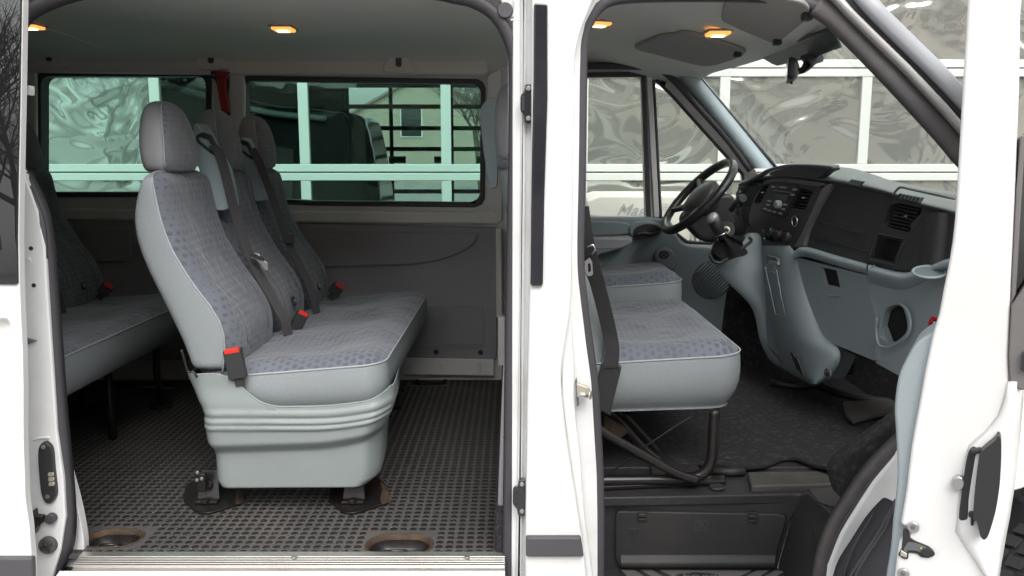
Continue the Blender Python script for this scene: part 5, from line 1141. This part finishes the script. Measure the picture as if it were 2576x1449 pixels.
disc('latch_opening', E(2334, 1391, .006), ed, .0095, .003, 'black_plastic', lt, seg=18, sq=.7); disc('latch_dot', E(2317, 1380, .006), ed, .0018, .002, 'hall_yellow', lt, seg=8)
# outer window, frame end and grey corner by the mirror
prism('door_window', [E(x, y, -.02) for x, y in ((2558, 350), (2552, 540), (2545, 700), (2544, 760), (2580, 700), (2620, 600), (2620, 300))], ed * .5, 'glass_sliding', fdr, bevel=.002)
prism('window_frame', [E(x, y, .0) for x, y in ((2567, 340), (2580, 340), (2566, 560), (2556, 740), (2543, 768), (2545, 700), (2556, 480))], ed * .03, 'strip_silver', fdr, bevel=.002)
prism('window_belt', [E(x, y, .004) for x, y in ((2544, 768), (2590, 700), (2600, 960), (2572, 985), (2540, 966), (2537, 894))], ed * .6, 'strip_silver', fdr, bevel=.003)
prism('belt_block', [E(x, y, .012) for x, y in ((2571, 886), (2600, 880), (2600, 935), (2567, 933))], ed * .03, 'gloss_black', fdr, bevel=.002)

# ================================================================== bag and wheel
bg_ = thing('fabric_bag', 'black ribbed fabric bag with a zip standing against the sill below the open front door', 'bag', tuple(U(2180, 1500, 1.98)))
rows = []
for y, xl, xr in ((1248, 2222, 2300), (1258, 2214, 2310), (1300, 2177, 2310), (1352, 2141, 2310), (1405, 2110, 2310), (1440, 2096, 2310), (1520, 2080, 2310)):
    rows.append([U(xl + (xr - xl) * f, y, 1.98) + Vector((0, -.05 * sin(pi * min(1, f * 1.1)) ** .6, 0)) + Vector((0, .006 * sin(f * 22 + y * .05), 0)) for f in [i / 14 for i in range(15)]])
bd_ = grid('bag_body', rows, 'bag_fabric', bg_, sub=1, solid=.006)
for pts in ([(2262, 1254), (2240, 1290), (2226, 1325), (2204, 1360), (2180, 1395), (2150, 1449), (2140, 1500)], [(2252, 1262), (2232, 1296), (2214, 1330), (2190, 1368), (2150, 1430), (2120, 1480)], ):
    tube('zip', [U(x, y, 1.925) for x, y in cr2(pts, 4)], .004, 'bag_band', bd_, n=6)
sweep('bag_band', [U(x, y, 1.932) for x, y in cr2([(2257, 1258), (2236, 1293), (2220, 1327), (2197, 1364), (2165, 1412), (2130, 1480)], 4)], [(-.006, -.002), (.006, -.002), (.006, .002), (-.006, .002)], 'bag_band', bd_, up=(0, 1, 0))
tube('bag_seam', [U(x, y, 1.95) for x, y in cr2([(2196, 1290), (2186, 1310), (2150, 1370), (2128, 1430), (2120, 1480)], 4)], .0025, 'bag_band', bd_, n=6)
whl = thing('van_wheel', 'black treaded front tyre just visible behind the open door at the frame edge', 'wheel', (1.55, 1.98, .40))
def wheel(c, R, w):
    c = Vector(c); rows = []
    for dy, f in ((-w / 2, .62), (-w / 2, .93), (-w * .42, .985), (-w * .25, 1.0), (0, 1.003), (w * .25, 1.0), (w * .42, .985), (w / 2, .93), (w / 2, .62)):
        rows.append([c + Vector((R * f * cos(a), dy, R * f * sin(a))) for a in [2 * pi * i / 72 for i in range(72)]])
    ty = grid('tyre', rows, 'tyre', whl, closed=True)
    for i in range(54):
        a = 2 * pi * i / 54
        for dy in (-.33, 0, .33):
            p = c + Vector((R * 1.006 * cos(a + dy * .06), dy * w, R * 1.006 * sin(a + dy * .06)))
            box('tread_block', p, (.014, w * .24, R * .085), 'tyre', ty, rot=Matrix.Rotation(-a, 3, 'Y') @ Matrix.Rotation(.3, 3, 'X'), bevel=0)
    disc('rim', c + Vector((0, -w * .3, 0)), (0, 1, 0), R * .62, w * .5, 'strip_silver', whl, seg=36, bevel=.01)
wheel((1.56, 1.98, .42), .37, .2)
P_('front_wing', [(2540, 980), (2600, 960), (2640, 1200), (2570, 1232), (2536, 1240), (2500, 1270), (2500, 1100)], 2.02, .02, 'white_paint', bevel=.008)
P_('wheel_housing', [(2480, 1180), (2760, 1180), (2760, 1600), (2480, 1600)], 2.35, .02, 'black_plastic', bevel=0)

# ================================================================== outside beyond: glazed garage door
YG = 5.6
gd = thing('glazed_garage_door', 'white framed sectional garage door with wavy reflecting glass panes beyond the van', 'garage door', (0, YG, 0))
XM = [.467 + .925 * k for k in range(-5, 6)]; XM[2] = -2.34; XM[3] = -1.37; XM[4] = -.435
XM[0] = -4.2; XM[1] = -3.27
ZR = [1.581 + .672 * k for k in range(-2, 5)]
def gbox(n, x0, x1, z0, z1, y0, y1, m, parent=gd, bevel=.004, **k): return box(n, ((x0 + x1) / 2, (y0 + y1) / 2, (z0 + z1) / 2), (x1 - x0, y1 - y0, z1 - z0), m, parent, bevel, **k)
for z in ZR:
    gbox('rail', XM[0], XM[-1], z + .004, z + .054, YG - .02, YG + .03, 'frame_white'); gbox('rail', XM[0], XM[-1], z - .054, z - .004, YG - .02, YG + .03, 'frame_white')
    gbox('rail_joint', XM[0], XM[-1], z - .006, z + .006, YG - .008, YG + .01, 'bar_dark', bevel=0)
for x in XM:
    for z0, z1 in zip(ZR, ZR[1:]): gbox('stile', x - .033, x + .033, z0 + .054, z1 - .054, YG - .0175, YG + .03, 'frame_white')
for i, (x0, x1) in enumerate(zip(XM, XM[1:])):
    for j, (z0, z1) in enumerate(zip(ZR, ZR[1:])):
        wavy = (i not in (2, 3, 4)) 
        gbox('glass_pane', x0 + .03, x1 - .03, z0 + .05, z1 - .05, YG, YG + .004, 'glass_pane_wavy' if wavy else 'glass_pane_flat', bevel=0)
# hall behind the door
def struct(name, *a, **k):
    o = gbox(name, *a, parent=None, **k); o['kind'] = 'structure'; return o
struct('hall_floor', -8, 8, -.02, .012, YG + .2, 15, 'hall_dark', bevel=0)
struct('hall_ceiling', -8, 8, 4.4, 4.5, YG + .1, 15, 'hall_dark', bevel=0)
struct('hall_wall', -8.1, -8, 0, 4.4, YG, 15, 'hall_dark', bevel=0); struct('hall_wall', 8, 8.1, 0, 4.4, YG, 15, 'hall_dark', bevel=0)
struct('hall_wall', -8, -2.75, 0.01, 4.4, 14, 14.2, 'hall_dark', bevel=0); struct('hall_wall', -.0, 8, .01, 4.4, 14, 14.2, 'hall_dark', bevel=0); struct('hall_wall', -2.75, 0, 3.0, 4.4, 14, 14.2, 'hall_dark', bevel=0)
struct('facade_wall', -14, XM[0] - .05, 0.01, 6, YG - .02, YG + .1, 'render_beige', bevel=0); struct('facade_wall', XM[-1] + .05, 16, .01, 6, YG - .02, YG + .1, 'render_beige', bevel=0); struct('facade_wall', XM[0] - .05, XM[-1] + .05, ZR[-1] + .06, 6, YG - .02, YG + .1, 'render_beige', bevel=0)
bdg = thing('rear_garage_door', 'dark barred glazed door on the far side of the hall with daylight behind', 'garage door', (-1.4, 14.1, 0))
for x in (-2.72, -2.0, -1.0, -.1): gbox('bar', x - .03, x + .03, 0, 3.0, 14.05, 14.1, 'bar_dark', parent=bdg)
for z in (.5, 1.13, 1.83, 2.17, 2.52, 2.86): gbox('crossbar', -2.75, 0, z - .035, z + .035, 14.04, 14.09, 'bar_dark', parent=bdg)
for x in (-2.55, -1.9, -1.15, -.45):
    v_ = gbox('vent_frame', x - .14, x + .14, 1.60, 1.71, 13.98, 14.03, 'frame_white', parent=bdg); gbox('vent_slot', x - .11, x + .11, 1.64, 1.67, 13.97, 14.02, 'bar_dark', parent=bdg, bevel=0)
# things standing in the hall
cb = thing('blue_steel_post', 'dark blue steel post standing in the hall behind the left garage panes', 'post', (-3.3, 7.2, 0))
gbox('post', -3.36, -3.16, .01, 3.6, 7.1, 7.3, 'hall_blue', parent=cb); gbox('base_plate', -3.42, -3.10, .01, .03, 7.04, 7.36, 'hall_blue', parent=cb)
hy = tag(gbox('pale_panel', -3.95, -3.75, .01, 3.4, 7.1, 7.15, 'camper_white', parent=None), 'pale upright panel leaning in the hall beside the blue post', 'panel')
yb = thing('yellow_case', 'small yellow case hung in the hall beyond the left window', 'case', (-3.05, 7.0, 1.5)); gbox('case', -3.12, -2.96, 1.50, 1.74, 6.95, 7.05, 'hall_yellow', parent=yb, bevel=.02); gbox('case_handle', -3.08, -3.0, 1.74, 1.77, 6.98, 7.02, 'black_plastic', parent=yb)
mc_ = thing('parked_hall_vehicle', 'dark vehicle with pale line imitating a window reflection, parked inside the hall behind the wide window', 'vehicle', (-2.2, 8.6, 0))
rows = []
for y in (7.6, 9.4): rows.append([Vector((x, y, z)) for x, z in cr2([(-5.2, .35), (-5.2, 2.1), (-4.8, 2.42), (-3.6, 2.48), (-2.8, 2.30), (-2.2, 2.14), (-1.62, 2.08), (-1.45, 1.95), (-1.30, .9), (-1.25, .35)], 4)])
grid('vehicle_body', rows, 'window_dark', mc_, solid=.03)
prism('vehicle_side', [Vector((p.x, 7.6, p.z)) for p in rows[0]], (0, .03, 0), 'window_dark', mc_, bevel=.01)
tube('reflection_line', [Vector((p.x, 7.56, p.z)) for p in cr([(-4.9, 0, 2.36), (-3.6, 0, 2.42), (-2.8, 0, 2.24), (-2.2, 0, 2.08), (-1.65, 0, 2.02)], 5)], .03, 'housing_plastic', mc_)  # pale line modelled in place of a reflection in the van window
for x in (-4.4, -2.1): disc('wheel', (x, 7.55, .34), (0, 1, 0), .33, .2, 'tyre', mc_, seg=24)
prism('side_panel', [(-2.5, 7.55, 1.05), (-2.0, 7.55, 1.05), (-1.95, 7.55, 1.75), (-2.4, 7.55, 1.85)], (0, .02, 0), 'hall_dark', mc_)
# pale camper between van and garage with grey script
cm = thing('parked_camper', 'low white camper with grey slanted lettering parked between the van and the garage door', 'camper', (1.0, 5.0, 0))
cpf = [(.42, .35), (.42, 1.44), (.5, 1.47), (1.05, 1.47), (1.5, 1.44), (1.70, 1.30), (1.78, 1.0), (1.8, .35)]
prism('camper_body', [(x, 4.75, z) for x, z in cr2(cpf, 1)], (0, .5, 0), 'camper_white', cm, bevel=.02, seg=3)
text('camper_lettering', 'Magi', U(1590, 530, 4.74), .10, 'letter_grey', cm, (radians(90), 0, 0), .5)
for k, s_ in enumerate(('TEMPO', 'Comfort', '100 km/h')): text('small_lettering', s_, U(1673, 515 + k * 6, 4.74), .016, 'letter_grey', cm, (radians(90), 0, 0))
lv = gbox('louvre', 1.02, 1.42, 1.15, 1.28, 4.72, 4.75, 'camper_white', parent=cm, bevel=.006)
for k in range(12): prism('louvre_slot', [(1.04 + k * .03, 4.716, 1.17), (1.052 + k * .03, 4.716, 1.17), (1.036 + k * .03, 4.716, 1.26), (1.024 + k * .03, 4.716, 1.26)], (0, .006, 0), 'grey_slot', lv, bevel=0)
for x in (.8, 1.55): disc('camper_wheel', (x, 4.72, .3), (0, 1, 0), .29, .18, 'tyre', cm, seg=24)

# ================================================================== houses and trees
def house(label, x0, x1, y0, y1, ze, zr, ridge_along_y, wins, group=None, wm='render_beige'):
    h = thing('house', label, 'house', ((x0 + x1) / 2, y0, 0), group); s = 1 if y1 > y0 else -1
    if ridge_along_y:
        xc_ = (x0 + x1) / 2; out = [(x0, y0, 0), (x1, y0, 0), (x1, y0, ze), (xc_, y0, zr), (x0, y0, ze)]
        prism('wall', out, (0, y1 - y0, 0), wm, h, bevel=0, smooth=False)
        for a, b in (((x0 - .4, ze - .25), (xc_, zr)), ((x1 + .4, ze - .25), (xc_, zr))):
            prism('roof', [(a[0], y0 - s * .3, a[1] + .02), (b[0], y0 - s * .3, b[1] + .02), (b[0], y0 - s * .3, b[1] + .22), (a[0], y0 - s * .3, a[1] + .2)], (0, (y1 - y0) + s * .6, 0), 'roof_tile', h, bevel=0, smooth=False)
    else:
        box('wall', ((x0 + x1) / 2, (y0 + y1) / 2, ze / 2), (x1 - x0, abs(y1 - y0), ze), 'render_beige', h, bevel=0, smooth=False)
        yc_ = (y0 + y1) / 2
        prism('roof', [(x0 - .3, y0 - s * .4, ze), (x0 - .3, yc_, zr), (x0 - .3, y1 + s * .4, ze)], (x1 - x0 + .6, 0, 0), 'roof_tile', h, bevel=0, smooth=False)
    for (x, z, w, hh) in wins:
        wf = box('window', (x, y0 - s * .03, z), (w + .16, .1, hh + .16), 'frame_white', h, bevel=0, smooth=False); box('pane', (x, y0 - s * .09, z), (w, .03, hh), 'window_dark', wf, bevel=0, smooth=False)
    return h
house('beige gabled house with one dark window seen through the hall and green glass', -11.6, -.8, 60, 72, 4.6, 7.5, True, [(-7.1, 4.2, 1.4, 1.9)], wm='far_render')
house('long beige house opposite, mirrored in the garage panes', -4, 18, -12, -22, 7.6, 10.5, False, [(-2.4 + 3.2 * k, z, 1.2, 1.4) for k in range(6) for z in (1.7, 4.6)])
house('beige end house opposite, mirrored at the left of the garage panes', -34, -24, -18, -28, 5.2, 9.0, True, [(-31, 1.6, 1.2, 1.4), (-27, 1.6, 1.2, 1.4), (-29, 4.8, 1.2, 1.4)])
def tree(label, x, y, h, seed, group='bare winter trees'):
    rnd = random.Random(seed); t = thing('bare_tree', label, 'tree', (x, y, 0), group); tv = []; tf = []; cv = []; cf = []
    def seg(a, b, ra, rb, V_, F_):
        d = (b - a).normalized(); s = d.orthogonal().normalized(); u = d.cross(s); k = len(V_); n_ = 5
        for p, r in ((a, ra), (b, rb)):
            for i in range(n_): V_.append(p + (s * cos(2 * pi * i / n_) + u * sin(2 * pi * i / n_)) * r)
        for i in range(n_): F_.append((k + i, k + (i + 1) % n_, k + n_ + (i + 1) % n_, k + n_ + i))
    def grow(p, d, L_, r, lev):
        n_ = 3; q = p
        for k in range(n_):
            d2 = (d + Vector((rnd.uniform(-1, 1), rnd.uniform(-1, 1), rnd.uniform(-.5, .8))) * .16).normalized(); q2 = q + d2 * L_ / n_; r2 = r * (1 - .22 * (k + 1) / n_ * 1.6)
            seg(q, q2, r * (1 - .22 * k / n_ * 1.6), r2, *((tv, tf) if lev == 0 else (cv, cf)))
            if lev < 5 and (lev > 0 or k > 0):
                for _ in range(2 if lev < 4 else 2):
                    s = Vector((rnd.uniform(-1, 1), rnd.uniform(-1, 1), rnd.uniform(-.1, .9))).normalized(); grow(q2, (d2 * .55 + s * .8).normalized(), L_ * rnd.uniform(.55, .78), r2 * .6, lev + 1) if rnd.random() < (.95 if lev < 3 else .62) else None
            q = q2; d = d2
    grow(Vector((x, y, 0)), Vector((0, 0, 1)), h * .42, h * .028, 0)
    link('trunk', mk(tv, tf), 'bark', t); link('branches', mk(cv, cf), 'bark', t, smooth=False)
    return t
tree('tall bare tree opposite, mirrored in the sliding-door glass', -7.9, -7.6, 7.5, 3)
tree('bare tree opposite with low crown, mirrored beside the taller tree', -9.6, -11.5, 5.0, 5)
tree('bare tree standing before the long house opposite', 4.2, -10.5, 7.5, 8)
tree('low dense bare bush-like tree opposite, mirrored low in the sliding-door glass', -7.2, -8.4, 3.6, 31)
tree('slim bare tree left of the long house opposite', 1.2, -9.2, 6.5, 14)
tree('broad bare tree in the middle of the long house opposite', 7.0, -10.2, 7.5, 17)
tree('bare tree at the end of the long house opposite', 9.5, -9, 7.0, 11)
hg = sheet('far_hedge', -1, 1, -1, 1, 0, 'hedge', kind='stuff'); bpy.data.objects.remove(hg)
tree('small bare tree beyond the hall beside the gabled house', -1.6, 45, 7.5, 21)
tree('small bare tree beyond the hall left of the gabled house', -9.8, 40, 6.5, 23)
